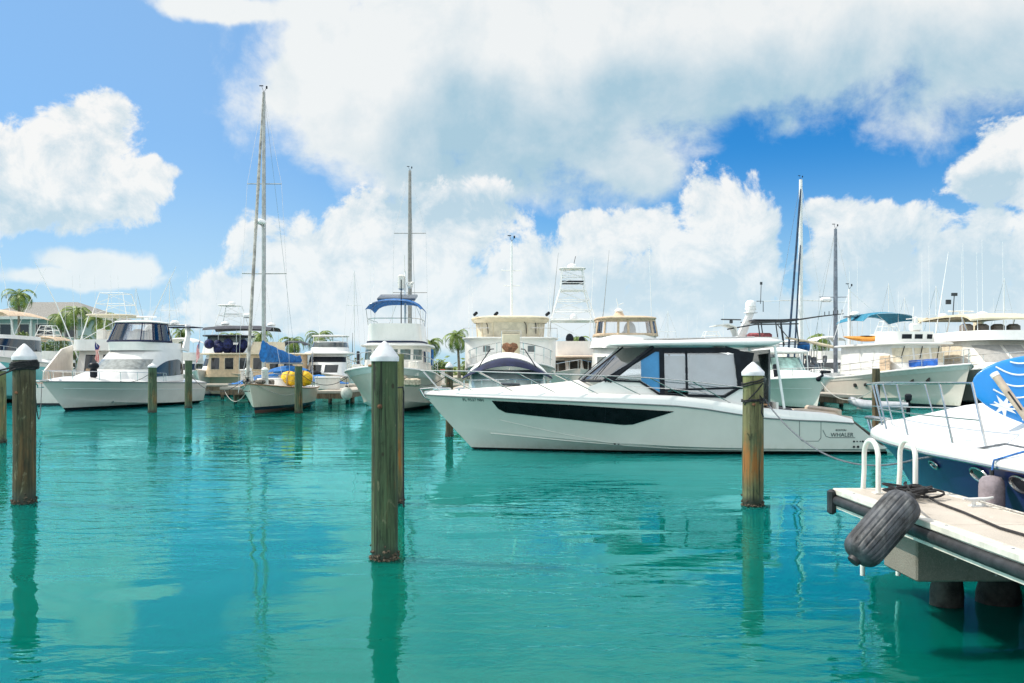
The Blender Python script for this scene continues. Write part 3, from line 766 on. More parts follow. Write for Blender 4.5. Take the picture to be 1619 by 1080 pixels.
# hull window
poly_t = [cv(778, 633.5), cv(900, 640), cv(1065, 650.5)]; poly_b = [cv(778, 633.8), cv(788, 646), cv(800, 652), cv(985, 671.5), cv(1000, 671), cv(1065, 650.8)]
ys = sorted(set([lerp(poly_t[0][0], poly_t[-1][0], i / 40) for i in range(41)] + [p[0] for p in poly_b]))
for sd_ in (1, -1):
    b = MB(); H.patch(b, ys, lambda y: interp(poly_t, y), lambda y: interp(poly_b, y) - .002, sd_, 0.010, 0.012, 5)
    b.build('hull_window', bglass, cr)
b = MB()
for px in (885, 957):
    y = cv(px, 655)[0]; H.line(b, [(y, interp(poly_b, y)), (y, interp(poly_t, y))], 1, .018, .006)
b.build('window_mullion', black, cr)
seam = mat('dark_seam_line', (0.14, 0.15, 0.14), .6)  # even dark grey for the thin seam lines
b = MB(); H.line(b, [cv(790, 664), cv(870, 682), cv(956, 699), cv(1060, 709)], 1, .0, .010)
b.build('crease_strake', hullg, cr)
b = MB(); H.line(b, [cv(776, 684), cv(900, 697), cv(1060, 710), cv(1250, 712), cv(1375, 713)], 1, .004, .020)
b.build('spray_strake', hullg, cr)
b = MB(); H.line(b, [cv(1264, 664), cv(1264, 692), cv(1268, 697.5), cv(1294, 697.5), cv(1298, 692), cv(1298, 666)], 1, .0, .008)
H.line(b, [cv(1301, 680), cv(1306, 690), cv(1313, 692), cv(1352, 692)], 1, .0, .009)
b.build('side_door_seam', seam, cr)
b = MB()
for px, py, s in ((1350, 698, .05), (1355, 698, .035), (1360, 698, .035), (1364, 698, .055), (1350, 706.5, .06), (1356.5, 706.5, .065), (972, 701, .07), (978, 702, .05)):
    y, z = cv(px, py); u, w_ = H.solve(y, z); p = H.pt(u, w_, 1, .004); b.lathe(p, [(s * .5, -.01), (s * .5, .01), (0, .012)], 10, Matrix.Rotation(R(90), 4, 'Y'))
b.build('drain_fittings', black, cr)
txt = mat('hull_lettering_grey', (0.07, 0.08, 0.08), .5)
y, z = cv(1313, 690.5); text_on(H, cr, 'maker_lettering', 'WHALER', .15, txt, y, z)
y, z = cv(1321, 681.5); text_on(H, cr, 'maker_lettering', 'BOSTON', .07, txt, y, z)
y, z = cv(732, 634); text_on(H, cr, 'registration_number', 'FL 9537 NH', .13, txt, y, z)
# cabin side frames, glass and screens
DS = D0 - 1.31
def s2(px, py): return ((px - 809.5) * DS / FPX - XB, Z(py, DS))
def xs(z): return 1.33 - 0.10 * (z - 1.4)
def sidepanel(b, poly, th, off, sd_):
    b.prism(poly, lambda y, z: Vector((sd_ * (xs(z) + off + th), y, z)), lambda y, z: Vector((sd_ * (xs(z) + off), y, z)))
def bar(b, p, q, wd, th, off, sd_):
    p, q = Vector(p), Vector(q); d = (q - p).normalized(); n = Vector((-d.y, d.x)) * wd / 2; p = p - d * wd * .3; q = q + d * wd * .3
    sidepanel(b, [tuple(p - n), tuple(q - n), tuple(q + n), tuple(p + n)], th, off, sd_)
F = [s2(*p) for p in ((1036, 553), (957, 601), (1012, 603.5), (1043, 624), (1146, 627), (1171, 612), (1166, 556), (1150, 552))]
for sd_ in (1, -1):
    b = MB()   # white wall below the glass, down to the side deck
    lo = [s2(*p) for p in ((930, 612), (957, 602), (1012, 605), (1043, 625.5), (1146, 628.5), (1173, 613), (1182, 560), (1215, 560), (1212, 580), (1207, 664), (930, 634))]
    cl = lo[:5] + [lo[5], s2(1178, 600), s2(1205, 640), s2(1212, 662), s2(930, 636)]
    sidepanel(b, cl, .04, -.045, sd_); b.build('cabin_side', gel, cr, smooth=False)
    b = MB()
    for i, wd in ((0, .10), (1, .05), (2, .05), (3, .07), (4, .06), (5, .16), (6, .14), (7, .10)):
        bar(b, F[i], F[(i + 1) % 8], wd, .03, .004 + .0021 * (i % 3), sd_)
    for a, c_, wd in (((1047, 552), (1047, 626), .13), ((1086, 555), (1086, 618), .055), ((1047, 617), (1170, 613), .05), ((1050, 556), (1150, 556), .06)):
        bar(b, s2(*a), s2(*c_), wd, .026, .013, sd_)
    sidepanel(b, [s2(*p) for p in ((1162, 553), (1194, 558), (1190, 575), (1178, 600), (1170, 614))], .03, .0, sd_)
    b.build('window_frame', black, cr, smooth=False)
    for nm, pl in (('side_window', ((1030, 556), (966, 600), (1013, 602), (1044, 622), (1044, 556))), ('side_window', ((1051, 558), (1051, 616), (1085, 616), (1085, 558))), ('side_window', ((1088, 558), (1088, 624), (1144, 625), (1168, 611), (1163, 558)))):
        b = MB(); sidepanel(b, [s2(*p) for p in pl], .008, -.004, sd_); b.build(nm, cglass, cr, smooth=False)
scr = mat('pale_sun_screen', (0.84, 0.84, 0.83), .8, var=.08, scale=2)
b = MB(); sidepanel(b, [s2(*p) for p in ((1051, 562), (1051, 616), (1085, 616), (1085, 562))], .006, -.09, 1); sidepanel(b, [s2(*p) for p in ((1090, 560), (1090, 624), (1144, 625), (1167, 611), (1163, 560))], .006, -.09, 1)
b.build('sun_screen', scr, cr, smooth=False)
b = MB(); sidepanel(b, [s2(*p) for p in ((1014, 568), (1014, 602), (1044, 621), (1044, 556), (1030, 556))], .004, .0065, 1)  # blue sheet on the front pane, sky reflection painted as colour
b.build('sky_reflection_panel', mat('sky_reflection_paint', (0.05, 0.27, 0.55), .35, var=.15, scale=1), cr, smooth=False)
# windscreen: three panes between two bowed edges
def wsp(q, h):
    yb = 4.30 + .72 * abs(q) ** 2.2; yt = 5.42 + .78 * abs(q) ** 2.2
    return Vector((lerp(1.28, 1.20, h) * q, lerp(yb, yt, h), lerp(1.90, 2.82, h)))
for a, c_ in ((-.97, -.36), (-.33, .33), (.36, .97)):
    b = MB(); b.sheet([[wsp(lerp(a, c_, i / 8), lerp(.05, .97, k / 2)) for k in range(3)] for i in range(9)], .012); b.build('windscreen', shield, cr)
b = MB()
for q in (-1, -.345, .345, 1): b.tube([wsp(q, 0), wsp(q, .5), wsp(q, 1)], .035 if abs(q) < 1 else .06, 6)
b.tube([wsp(q / 8, 0) for q in range(-8, 9)], .03, 6); b.build('windscreen_frame', black, cr)
b = MB()
for q in (-.5, 0.1, .7): b.tube([wsp(q, .02) + Vector((0, -.03, .03)), wsp(q - .25, .72) + Vector((0, -.03, .03))], .011, 5)
b.build('wiper', black, cr)
# roof
b = MB(); rows = []
for y, zt, zb, k in ((5.12, 2.90, 2.87, .55), (5.25, 2.92, 2.85, .78), (5.6, 2.945, 2.83, .95), (6.1, 2.965, 2.82, 1), (7.4, 3.00, 2.82, 1), (8.7, 3.03, 2.81, 1), (9.15, 3.04, 2.81, 1), (9.4, 3.03, 2.84, .98), (9.6, 3.00, 2.92, .92), (9.66, 2.96, 2.94, .88)):
    wd = 1.36 * k; r = []
    for i in range(32):
        a = 2 * PI * i / 32; sx, sz = math.cos(a), math.sin(a); e = .35
        x = wd * math.copysign(abs(sx) ** e, sx); zz = (zt + zb) / 2 + (zt - zb) / 2 * math.copysign(abs(sz) ** .55, sz) + (.05 * (1 - (x / 1.36) ** 2) if sz > 0 else 0)
        r.append((x, y, zz))
    rows.append(r)
b.grid(rows, True)
for k0 in (0, 9 * 32): b.f.append(tuple(k0 + i for i in range(32))); b.mi.append(0)
b.build('hardtop_roof', gel, cr, ang=50)
b = MB(); b.box((0, 7.2, 3.06), (.9, 1.1, .03), bev=.01); b.build('roof_hatch', dglass, cr)
b = MB()
for q in (-.8, .8): b.tube([(q, 6.0, 3.03), (q, 9.0, 3.09)], .018, 6)
b.build('roof_rail', steel, cr)
b = MB()
for sd_ in (1, -1):
    b.tube([(sd_ * 1.22, 9.42, 2.84), (sd_ * 1.27, 9.50, 2.2), (sd_ * 1.38, 9.62, 1.18)], .035, 8)
b.build('roof_support', whitep, cr)
# interior
b = MB(); b.box((0, 7.2, 1.28), (2.4, 4.2, .04)); b.build('cabin_sole', teak, cr, smooth=False)
ups = mat('cream_upholstery', (0.62, 0.58, 0.52), .6)
for x, y in ((.5, 6.6), (-.5, 6.6)):
    b = MB(); b.box((x, y, 1.75), (.55, .5, .16), bev=.05); b.box((x, y + .25, 2.1), (.55, .12, .65), bev=.05); b.box((x, y, 1.5), (.2, .2, .42)); b.build('helm_seat', ups, cr)
b = MB(); b.box((.1, 5.35, 1.85), (2.3, .5, .22), bev=.06); b.box((.5, 5.6, 1.6), (.8, .3, .6), bev=.05); b.build('dashboard', black, cr)
b = MB(); b.box((0, 8.3, 1.55), (2.2, .7, .5), bev=.06); b.box((0, 9.3, 2.0), (2.3, .05, 1.5)); b.build('aft_bulkhead', sglass, cr)
# rails
tabz = [(-.1, 2.18), (1.1, 2.17), (2.6, 2.12), (4.2, 2.07), (5.5, 2.03), (6.9, 1.93), (8.5, 1.74)]
b = MB(); TOP = []
ybs = [.45, 1.4, 2.5, 3.6, 4.7, 5.8, 7.05, 8.15]
def rb(y, sd_):
    u = max(0.0, y / H.L); return Vector((sd_ * max(H.bs(u) - .16, .06), y, H.zs(u) + interp(ht, u)))
def rt(y, sd_):
    u = max(0.0, (y + .5) / H.L); return Vector((sd_ * max(H.bs(u) - .12, .10), y, interp(tabz, y)))
side = [-.08 + 8.6 * (i / 22) ** 1.2 for i in range(23)]
b.tube([rb(8.75, -1)] + [rt(y, -1) for y in reversed(side)] + [rt(y, 1) for y in side] + [rb(8.75, 1)], .017, 6)
for sd_ in (1, -1):
    for y in ybs: b.tube([rb(y, sd_), rt(max(y - 1.02, -.05), sd_)], .014, 5)
    b.tube([rb(y, sd_).lerp(rt(max(y - 1.02, -.05), sd_), .45) for y in ybs[5:]], .010, 5)
b.build('bow_rail', steel, cr)
b = MB()
for y in (1.0, 8.9): 
    for sd_ in (1, -1):
        p = rb(y, sd_); b.tube([p + Vector((0, -.12, .06)), p + Vector((0, .12, .06))], .018, 6); b.tube([p + Vector((0, 0, 0)), p + Vector((0, 0, .06))], .03, 6)
b.build('deck_cleat', steel, cr)
b = MB(); b.tube([(0, .78, .86), (0, .70, .83), (0, .70, .76), (0, .80, .74)], .016, 6); b.build('bow_eye', steel, cr)

# ------------------------------------------------------------------ the near finger pier
np_ = thing('pier', 'near pale concrete finger pier with black rubber edge, beside the navy boat', 'pier', (3.77, 8.62, 0), R(1.0))
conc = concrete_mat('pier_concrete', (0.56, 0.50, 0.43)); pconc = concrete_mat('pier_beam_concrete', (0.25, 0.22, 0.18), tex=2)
trim = mat('white_vinyl_trim', (0.70, 0.66, 0.58), .5, var=.12, scale=5, dirt=.55, dirtcol=(.30, .26, .20))
LN = 8.0
b = MB()
for i in range(4): b.box((0.0, -1.0 - 2.0 * i, .945), (.82, 1.99, .11), bev=.006)
b.build('deck_panels', conc, np_, smooth=False)
b = MB()
for sx in (-1, 1):
    b.box((sx * .465, -LN / 2, .972), (.105, LN, .058), bev=.008); b.box((sx * .50, -LN / 2, .823), (.03, LN, .026)); b.box((sx * .47, -LN / 2, .886), (.05, LN, .11))
b.box((0, .03, .972), (1.03, .06, .058), bev=.008); b.box((0, .02, .886), (.93, .04, .11)); b.build('edge_trim', trim, np_, smooth=False)
b = MB()
for sx in (-1, 1):
    rows = []
    for y in [-LN + i * LN / 24 for i in range(25)]:
        rows.append([(sx * (.50 + .055 * max(0, math.sin(a)) ** .7), y, .888 - .048 * math.cos(a) + .003 * math.sin(y * 3)) for a in [PI * k / 8 for k in range(9)]])
    b.grid(rows)
rows = []
for x in [-.5 + i / 10 for i in range(11)]: rows.append([(x, .045 + .05 * max(0, math.sin(a)) ** .7, .888 - .048 * math.cos(a)) for a in [PI * k / 8 for k in range(9)]])
b.grid(rows); b.build('rubber_fender_strip', rubber, np_)
b = MB(); b.box((-.545, .0, .87), (.07, .10, .25), bev=.02); b.build('corner_bumper', rubber, np_)
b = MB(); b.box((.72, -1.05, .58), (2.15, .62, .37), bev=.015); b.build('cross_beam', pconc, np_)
tar = mat('blackened_pile', (0.03, 0.028, 0.024), .8, var=.5, scale=8, bump=.02, bscale=12)
for x, y, r in ((.30, -.62, .135), (.83, -.55, .17)):
    b = MB(); rows = []
    for z in [-.8 + .1 * i for i in range(13)]: rows.append([((r * (1 + .12 * mnoise.noise(Vector((math.cos(a) * 2 + x * 9, math.sin(a) * 2, z * 4))) + (.14 if z < .12 else 0))) * math.cos(a) + x, r * (1 + .12 * mnoise.noise(Vector((math.cos(a) * 2, math.sin(a) * 2 + x, z * 4)))) * math.sin(a) + y, z) for a in [2 * PI * k / 20 for k in range(20)]])
    b.grid(rows, True); b.build('support_pile', tar, np_)
b = MB()
for i in range(9):
    for sx in (-1, 1): b.lathe((sx * .465, -.35 - i * .85, 1.0), [(.013, 0), (.013, .004), (.006, .008), (0, .008)], 8)
tag(b.build('deck_bolts', steel, np_), kind='stuff')
# ladder hoops
lad = thing('dock_ladder', 'pair of white tubular ladder hoops at the end of the near pier', 'ladder', (3.72, 8.6, 0))
lm = mat('white_powder_coat', (0.80, 0.78, 0.72), .4, var=.06, dirt=.25)
for x in (-.17, .19):
    b = MB(); pts = [(x, -.33, 1.0)] + [(x, -.33 + .0, 1.25)] + [(x, -.165 - .165 * math.cos(a), 1.34 + .165 * math.sin(a)) for a in [PI * k / 12 for k in range(13)]] + [(x, 0.0, 1.2), (x, .04, .9), (x, .04, .12)]
    b.tube(pts, .024, 10); b.box((x, -.33, 1.008), (.09, .09, .012)); b.build('hoop_rail', lm, lad)
b = MB()
for z in (.72, .42): b.tube([(-.17, .04, z), (.19, .04, z)], .016, 8)
b.build('rung', lm, lad)
# ribbed black fender lying out over the water
f0, f1 = Vector((W(1437, 787, 6.9))), Vector((W(1352, 884, 6.75))); ax = (f0 - f1); ln = ax.length; Mq = ax.to_track_quat('Z', 'Y').to_matrix().to_4x4()
fd = thing('dock_fender', 'large ribbed black fender slung off the edge of the near pier', 'fender', f1)
b = MB(); rows = []; rr = .158
for i in range(31):
    v = i / 30; k = (1 - (2 * v - 1) ** 8) ** .42 if 0 < v < 1 else 0; k = max(k, .34)
    rows.append([Mq @ Vector((math.cos(a) * rr * k * (1 - (.05 if .07 < v < .93 else 0) * (1 if (j % 4) < 1 else 0)), math.sin(a) * rr * k * (1 - (.05 if .07 < v < .93 else 0) * (1 if (j % 4) < 1 else 0)), ln * v)) for j, a in enumerate([2 * PI * q / 80 for q in range(80)])])
b.grid(rows, True)
for k0 in (0, 30 * 80): b.f.append(tuple(k0 + i for i in range(80))); b.mi.append(0)
b.build('ribbed_body', mat('weathered_fender_rubber', (0.055, 0.058, 0.066), .6, var=.5, scale=7, bump=.003, bscale=60, dirt=.8, dirtcol=(.20, .20, .20)), fd, ang=25)
b = MB(); b.lathe(Mq @ Vector((0, 0, ln * 1.0)), [(rr * .34, -.02), (rr * .3, .03), (.02, .035)], 14, Mq); b.lathe((0, 0, 0), [(.02, -.035), (rr * .3, -.03), (rr * .34, .02)], 14, Mq); b.build('end_cap', rubber, fd)
# ropes on the pier
rnd = random.Random(4)
pts = [Vector(f0) + Vector((0, .02, .03))]
for i in range(150):
    a = i * .62; q = i / 150
    pts.append(Vector((3.72 + .22 * math.sin(a * .53) * math.cos(i * .11) + .10 * math.sin(i * .37), 7.95 + .25 * math.cos(a * .41) + .13 * math.sin(i * .23), 1.02 + .05 * abs(math.sin(i * .29)) + .05 * abs(math.sin(i * .071)))))
pts += [Vector((3.8, 7.6, 1.015)), Vector((3.76, 7.1, 1.015)), Vector((3.66, 6.4, 1.015)), Vector((3.70, 5.8, 1.015)), Vector((3.72, 5.0, 1.015)), Vector((3.6, 4.0, 1.015))]
rope('tangled heap of dark rope on the near pier with a tail running towards the camera', pts, .011, rope_d, name='rope_coil', cat='rope')
t = thing('dock_cleat', 'white horned cleat on the near pier beside the grey fender', 'cleat', (4.10, 7.5, 1.0), R(12))
wcl = mat('white_cleat', (0.8, 0.8, 0.78), .35)
b = MB(); b.tube([(-.15, 0, .075), (-.08, 0, .062), (.08, 0, .062), (.15, 0, .075)], [.010, .018, .018, .010], 10); b.tube([(-.05, 0, 0), (-.05, 0, .06)], .018, 8); b.tube([(.05, 0, 0), (.05, 0, .06)], .018, 8); b.build('horns', wcl, t)
b = MB(); b.box((0, 0, .005), (.16, .07, .012), bev=.003); b.build('base_plate', wcl, t)
rope('pale mooring line running from the white cleat along the near pier', [Vector((4.1, 7.5, 1.05)), Vector((4.22, 7.3, 1.015)), Vector((4.22, 6.8, 1.014)), Vector((4.18, 6.0, 1.014)), Vector((4.2, 4.5, 1.014))], .010, rope_l)

# ------------------------------------------------------------------ the navy-hulled boat at the right
nb = thing('navy_cruiser', 'navy-hulled boat with brilliant white foredeck, bow rail and chrome ports, moored beyond the near pier', 'motor boat', (6.02, 14.0, 0), R(180))
N = Hull(11.5, 3.2, rake=1.9, p=2.3, sm=0.55, tw=.95, chine=(.12, .7), bcr=.86, p2=1.5, smc=.7, draft=.5, bflare=1.7, ztab=[(0, 1.24), (.25, 1.31), (.5, 1.35), (1, 1.35)])
nh = hull_mat('navy_hull', (0.022, 0.032, 0.135), boot=(0.01, 0.01, 0.012), z1=.12, rough=.3, scum=0.3)
nh.node_tree.nodes['Principled BSDF'].inputs['Coat Weight'].default_value = 0; nh.node_tree.nodes['Principled BSDF'].inputs['Specular IOR Level'].default_value = .2; N.hull(nh, nb)
b = MB()
for sd_ in (1, -1):
    rows = []
    for u in N.US():
        x = N.bs(u); i = min(x, .10); rows.append([Vector((sd_ * (x + .012), u * N.L, N.zs(u) - .03)), Vector((sd_ * (x + .03), u * N.L, N.zs(u) + .0)), Vector((sd_ * (x + .02), u * N.L, N.zs(u) + .04)), Vector((sd_ * max(x - i * .5, 0), u * N.L, N.zs(u) + .085)), Vector((sd_ * max(x - i - .02, 0), u * N.L, N.zs(u) + .10))])
    b.grid(rows)
b.build('gunwale', gel, nb, ang=60)
b = MB(); us = N.US(); b.tube([(-(N.bs(u) + .02), u * N.L, N.zs(u) - .035) for u in reversed(us)] + [((N.bs(u) + .02), u * N.L, N.zs(u) - .035) for u in us[1:]], .016, 6); b.build('rub_rail', steel, nb)
nz = [(0, 1.36), (1, 1.46), (2, 1.60), (3, 1.75), (4, 1.86), (5.5, 1.98), (8, 2.05), (12, 2.05)]
b = MB(); rows = []
for u in us:
    y = u * N.L; x = max(N.bs(u) - min(.12, N.bs(u)), 0); ze = N.zs(u) + .095; r = []
    for k in range(-12, 13):
        q = k / 12; f = 1 - min(1, max(0, (abs(q) - .1) / .88)); f = f * f * (3 - 2 * f); r.append((x * q, y, lerp(ze, max(interp(nz, y), ze), f)))
    rows.append(r)
b.grid(rows); b.build('foredeck', mat('bright_white_deck', (0.82, 0.81, 0.79), .42, var=.03, coat=.2, dirt=.1), nb, ang=50)
N.rail(steel, nb, h=.72, u1=.50, us=(.03, .09, .2, .32, .44), lean=.30, r=.014, inset=.13, mid=True, fwd=.15)
b = MB(); b.box((0, -.05, 1.40), (.16, .7, .06), bev=.02); b.tube([(0, -.42, 1.38), (0, -.30, 1.2), (0, .0, 1.08)], .03); b.build('bow_roller', steel, nb)
for yl, zl, s in ((4.75, 1.18, .75), (5.82, 1.20, 1.15), (6.52, 1.20, 1.15)):
    u, w_ = N.solve(yl, zl); p = N.pt(u, w_, 1, .004); q = N.pt(*N.solve(yl + .1, zl), 1, .004) - p; q.normalize(); up = (N.pt(*N.solve(yl, zl + .05), 1, .004) - p).normalized(); n = q.cross(up).normalized(); up = n.cross(q)
    b = MB(); pts = [p + q * (.135 * s * math.cos(a)) + up * (.065 * s * math.sin(a)) + n * .012 for a in [2 * PI * k / 28 for k in range(29)]]
    b.tube(pts, .013, 8, cap=False); po = b.build('porthole', steel, nb)
    b = MB(); b.v = [tuple(p + q * (.13 * s * math.cos(a)) + up * (.06 * s * math.sin(a)) + n * .008) for a in [2 * PI * k / 28 for k in range(28)]]; b.f = [tuple(range(28))]; b.mi = [0]; b.build('port_glass', dglass, po, smooth=False)
# cleat, blue line and grey fender on that boat
cy = 6.55; cu_ = cy / N.L; cp = Vector((N.bs(cu_) - .22, cy, N.zs(cu_) + .14))
b = MB(); b.tube([cp + Vector((0, -.13, .05)), cp + Vector((0, .13, .05))], .014, 8); b.tube([cp + Vector((0, -.04, -.05)), cp + Vector((0, -.04, .05))], .016, 8); b.tube([cp + Vector((0, .04, -.05)), cp + Vector((0, .04, .05))], .016, 8); b.build('deck_cleat', steel, nb)
def nw(v): return Vector((6.02 - v[0], 14.0 - v[1], v[2]))
cw = nw(cp)
b = MB(); b.tube([cp + Vector((-.02, -.22, -.02)), cp + Vector((-.05, -.25, .18)), cp + Vector((-.05, -.18, .27)), cp + Vector((-.05, -.10, .25)), cp + Vector((-.02, -.06, -.02))], .014, 8); b.build('bail', steel, nb)
coil = []
for i in range(90):
    a = i * .5; coil.append(cw + Vector((.045 * math.cos(a) * (1 + .3 * math.sin(i * .2)), .11 * math.sin(a * .93), .02 + .055 * abs(math.sin(i * .13)))))
fx = W(1568, 752, 7.75)
rope('blue line coiled on the cleat of the navy boat and holding the grey fender', coil + [cw + Vector((-.16, .0, .0)), Vector((fx.x + .02, fx.y, N.zs(.5) + .03)), fx + Vector((0, 0, .03))], .010, rope_b)
gf = thing('hanging_fender', 'round-ended mauve-grey fender hanging between the near pier and the navy hull', 'fender', (fx.x, fx.y, 0.5))
b = MB(); hh = fx.z - .5; prof = [(0.02, 0), (.07, .01), (.098, .04), (.108, .09), (.108, hh - .10), (.10, hh - .045), (.075, hh - .012), (.03, hh), (.0, hh + .01)]
b.lathe((0, 0, 0), prof, 28); b.build('sleeve', mat('mauve_fender_cloth', (0.27, 0.23, 0.25), .95, var=.15, scale=14, bump=.004, bscale=50), gf, ang=60)
b = MB(); b.tube([(0, 0, hh - .01), (0, 0, hh + .05)], .02, 8); b.build('eye', rubber, gf)
# long mooring line from piling to that cleat
pcw = Vector((X(1203, 13.9) + .05, 13.85, Z(632, 13.9)))
pz = Vector((X(1190.5, 13.87), 13.87, 0))
rope('long sagging grey line from the yellow-green piling to the navy boat\'s bow cleat', sag(pcw, nw(Vector((N.bs(.42) + .02, 4.6, N.zs(.42) - .12))), .42, 24) + [cw + Vector((-.1, .4, .03)), cw], .011, mat('grey_rope', (.12, .13, .15), .9, var=.3, scale=30))
def wraps(label, c, r, z0, z1, n, m, rr=.014, tilt=.0, ext=None, seed=1):
    rn = random.Random(seed); P = []
    for i in range(n * 16 + 1):
        a = 2 * PI * i / 16; q = i / (n * 16)
        P.append(Vector((c[0] + (r + rr) * math.cos(a), c[1] + (r + rr) * math.sin(a), lerp(z0, z1, q) + tilt * math.cos(a) + .006 * math.sin(a * 2.3 + i))))
    if ext: P += ext
    return rope(label, P, rr, m)
rC = 16.25 * 13.87 / FPX
wraps('black rope looped twice round the yellow-green piling below its cap', pz, rC, Z(600, 13.87), Z(607, 13.87), 2, rope_d, .012, .05, seed=2)
wraps('dark rope and hanging knot tied round the yellow-green piling at rail height', pz, rC, Z(630, 13.87), Z(634, 13.87), 2, rope_d, .013, .02, ext=[pz + Vector((.06, -rC - .03, 1.66)), pz + Vector((.05, -rC - .05, 1.80)), pz + Vector((.10, -rC - .04, 1.72)), pz + Vector((.08, -rC - .04, 1.52)), pz + Vector((.11, -rC - .03, 1.45))], seed=3)
rope('short black line crossing diagonally on the front of the yellow-green piling', [pz + Vector((rC * .75, -rC * .7, Z(606, 13.87))), pz + Vector((.03, -rC - .015, Z(616, 13.87))), pz + Vector((-rC * .6, -rC * .85, Z(630, 13.87))), pz + Vector((-rC * .95, -rC * .4, Z(640, 13.87)))], .012, rope_d)
DA = CAMZ * FPX / 210; pa = Vector((X(38.5, DA), DA, 0)); rA = 16.5 * DA / FPX
wraps('thick bundle of black rope wound round the dark left piling', pa, rA, Z(572, DA), Z(584, DA), 7, rope_d, .016, .01, seed=5)
wraps('second black winding crossing over the bundle on the dark left piling', pa, rA + .02, Z(584, DA), Z(573, DA), 4, rope_d, .016, .03, seed=6)
rope('upper dark line from the left piling\'s bundle out of the frame', sag(pa + Vector((-.05, -rA - .02, Z(580, DA))), pa + Vector((-2.6, -.6, Z(610, DA))), .10), .014, rope_d)
rope('lower steep dark line from the left piling\'s bundle out of the frame', sag(pa + Vector((0, -rA - .02, Z(582, DA))), pa + Vector((-1.5, -1.6, Z(655, DA))), .05), .014, rope_d)
b_ = W(638, 614, 14.0)
rope('dark line hanging straight down beside the thickest green piling into the water', [W(628, 613, 13.7), W(637, 612, 13.7), W(638, 620, 13.7), W(638, 640, 13.7), W(637.5, 700, 13.7), W(638, 790, 13.7), W(638, 815, 13.7)], .014, rope_d)
# paddle board, its graphics and the paddle leaning on it
pbm = mat('blue_board', (0.008, 0.22, 0.62), .35, var=.1, scale=1.5, coat=.3)
P0 = Vector((4.70, 8.72, 2.06)); axl = Vector((.88, -.42, -.10)).normalized(); upv = Vector((.12, .05, 1)); upv = (upv - axl * upv.dot(axl)).normalized(); nrm = axl.cross(upv).normalized()
if nrm.y > 0: nrm = -nrm
pb = thing('paddle_board', 'bright blue paddle board with white wave lines standing on edge on the white foredeck', 'paddle board', P0)
def hw(l): q = min(1, l / 1.5); return .43 * math.sqrt(max(0, 1 - (1 - q) ** 2.6)) if l < 1.6 else .43 * (1 - ((l - 1.6) / 1.7) ** 4 * .55)
b = MB(); rows = []
for i in range(41):
    l = 3.2 * (i / 40) ** 1.5; r = []
    for k in range(24):
        a = 2 * PI * k / 24; x = math.cos(a); yv = math.sin(a)
        r.append(axl * l + upv * (hw(l) * math.copysign(abs(x) ** .8, x) - .10 * l * 0) + nrm * (.055 * min(1, .2 + l * 4) * math.copysign(abs(yv) ** .45, yv)))
    rows.append(r)
b.grid(rows, True); b.f.append(tuple(40 * 24 + k for k in range(24))); b.mi.append(0); b.build('board', pbm, pb, ang=60)
wl = mat('white_graphic', (.8, .84, .86), .4)
b = MB()
for j in range(6):
    v0 = .30 - .115 * j; P = []
    for i in range(50):
        l = .13 + .020 * i + .02 * j; v = v0 + .050 * math.cos(l * 9.5 - .4) - .02 * l
        if abs(v) < hw(l) - .025: P.append(axl * l + upv * v + nrm * .056)
    if len(P) > 4: b.tube(P, .008, 5)
b.build('wave_graphic', wl, pb)
b = MB(); cx, cyv = .30, -.20
star = []
for k in range(14):
    a = 2 * PI * k / 14 + .4; q = .13 if k % 2 == 0 else .045; star.append((cx + q * math.cos(a), cyv + q * math.sin(a)))
b.prism(star, lambda l, v: axl * l + upv * v + nrm * .059, lambda l, v: axl * l + upv * v + nrm * .053); b.build('star_graphic', wl, pb, smooth=False)
pd = thing('paddle', 'beige paddle shaft leaning against the front of the blue paddle board', 'paddle', W(1628, 668, 8.1))
b = MB(); a_ = Vector((0, 0, 0)); c_ = W(1571, 590, 8.35) - W(1628, 668, 8.1); b.tube([a_ - c_ * .4, a_, c_ * .5, c_ * .97, c_], [.03, .034, .036, .038, .02], 12); b.build('shaft', mat('beige_shaft', (.52, .42, .33), .5, var=.15, scale=9), pd)
b = MB(); b.tube([c_ * .93, c_ * 1.0], .041, 12); b.build('grip', white_c, pd)
b = MB(); b.tube([a_ + c_ * .25 + Vector((-.01, -.035, 0)), c_ * .62 + Vector((-.01, -.037, 0))], .009, 6); b.build('label_strip', rubber, pd)
# ------------------------------------------------------------------ fittings shared by the moored boats
hw_ = hull_mat('worn_white_hull', (0.70, 0.67, 0.60), boot=(0.02, 0.022, 0.03), z1=.16, scum=1.0, rough=.35)
hb_ = hull_mat('white_hull_black_boot', (0.74, 0.73, 0.68), boot=(0.012, 0.012, 0.016), z1=.14, scum=.6)
hr_ = hull_mat('beige_hull_red_bottom', (0.66, 0.62, 0.53), boot=(0.010, 0.014, 0.035), z1=.32, z0=.16, low=(0.16, 0.06, 0.045), scum=.9)
ht_ = hull_mat('turquoise_hull', (0.22, 0.66, 0.70), boot=(0.012, 0.012, 0.016), z1=.2, scum=.3)
def enclosure(t, h, fm, posts, glass=None, h0=.06, h1=.94, a=2.75, r=.035, name='enclosure_panel'):
    P = sorted(posts)
    for p, q in zip(P, P[1:]):
        b = MB(); b.sheet([[h.pt(lerp(p, q, i / 8), lerp(h0, h1, k / 3), .0) for k in range(4)] for i in range(9)], .008); b.build(name, glass or clear, t)
    b = MB()
    for p in P: b.tube([h.pt(p, 0, .008), h.pt(p, .5, .008), h.pt(p, 1, .008)], r, 5)
    for hh in (h0, h1): b.tube([h.pt(lerp(P[0], P[-1], i / 40), hh, .006) for i in range(41)], r, 5)
    b.build('enclosure_frame', fm, t)
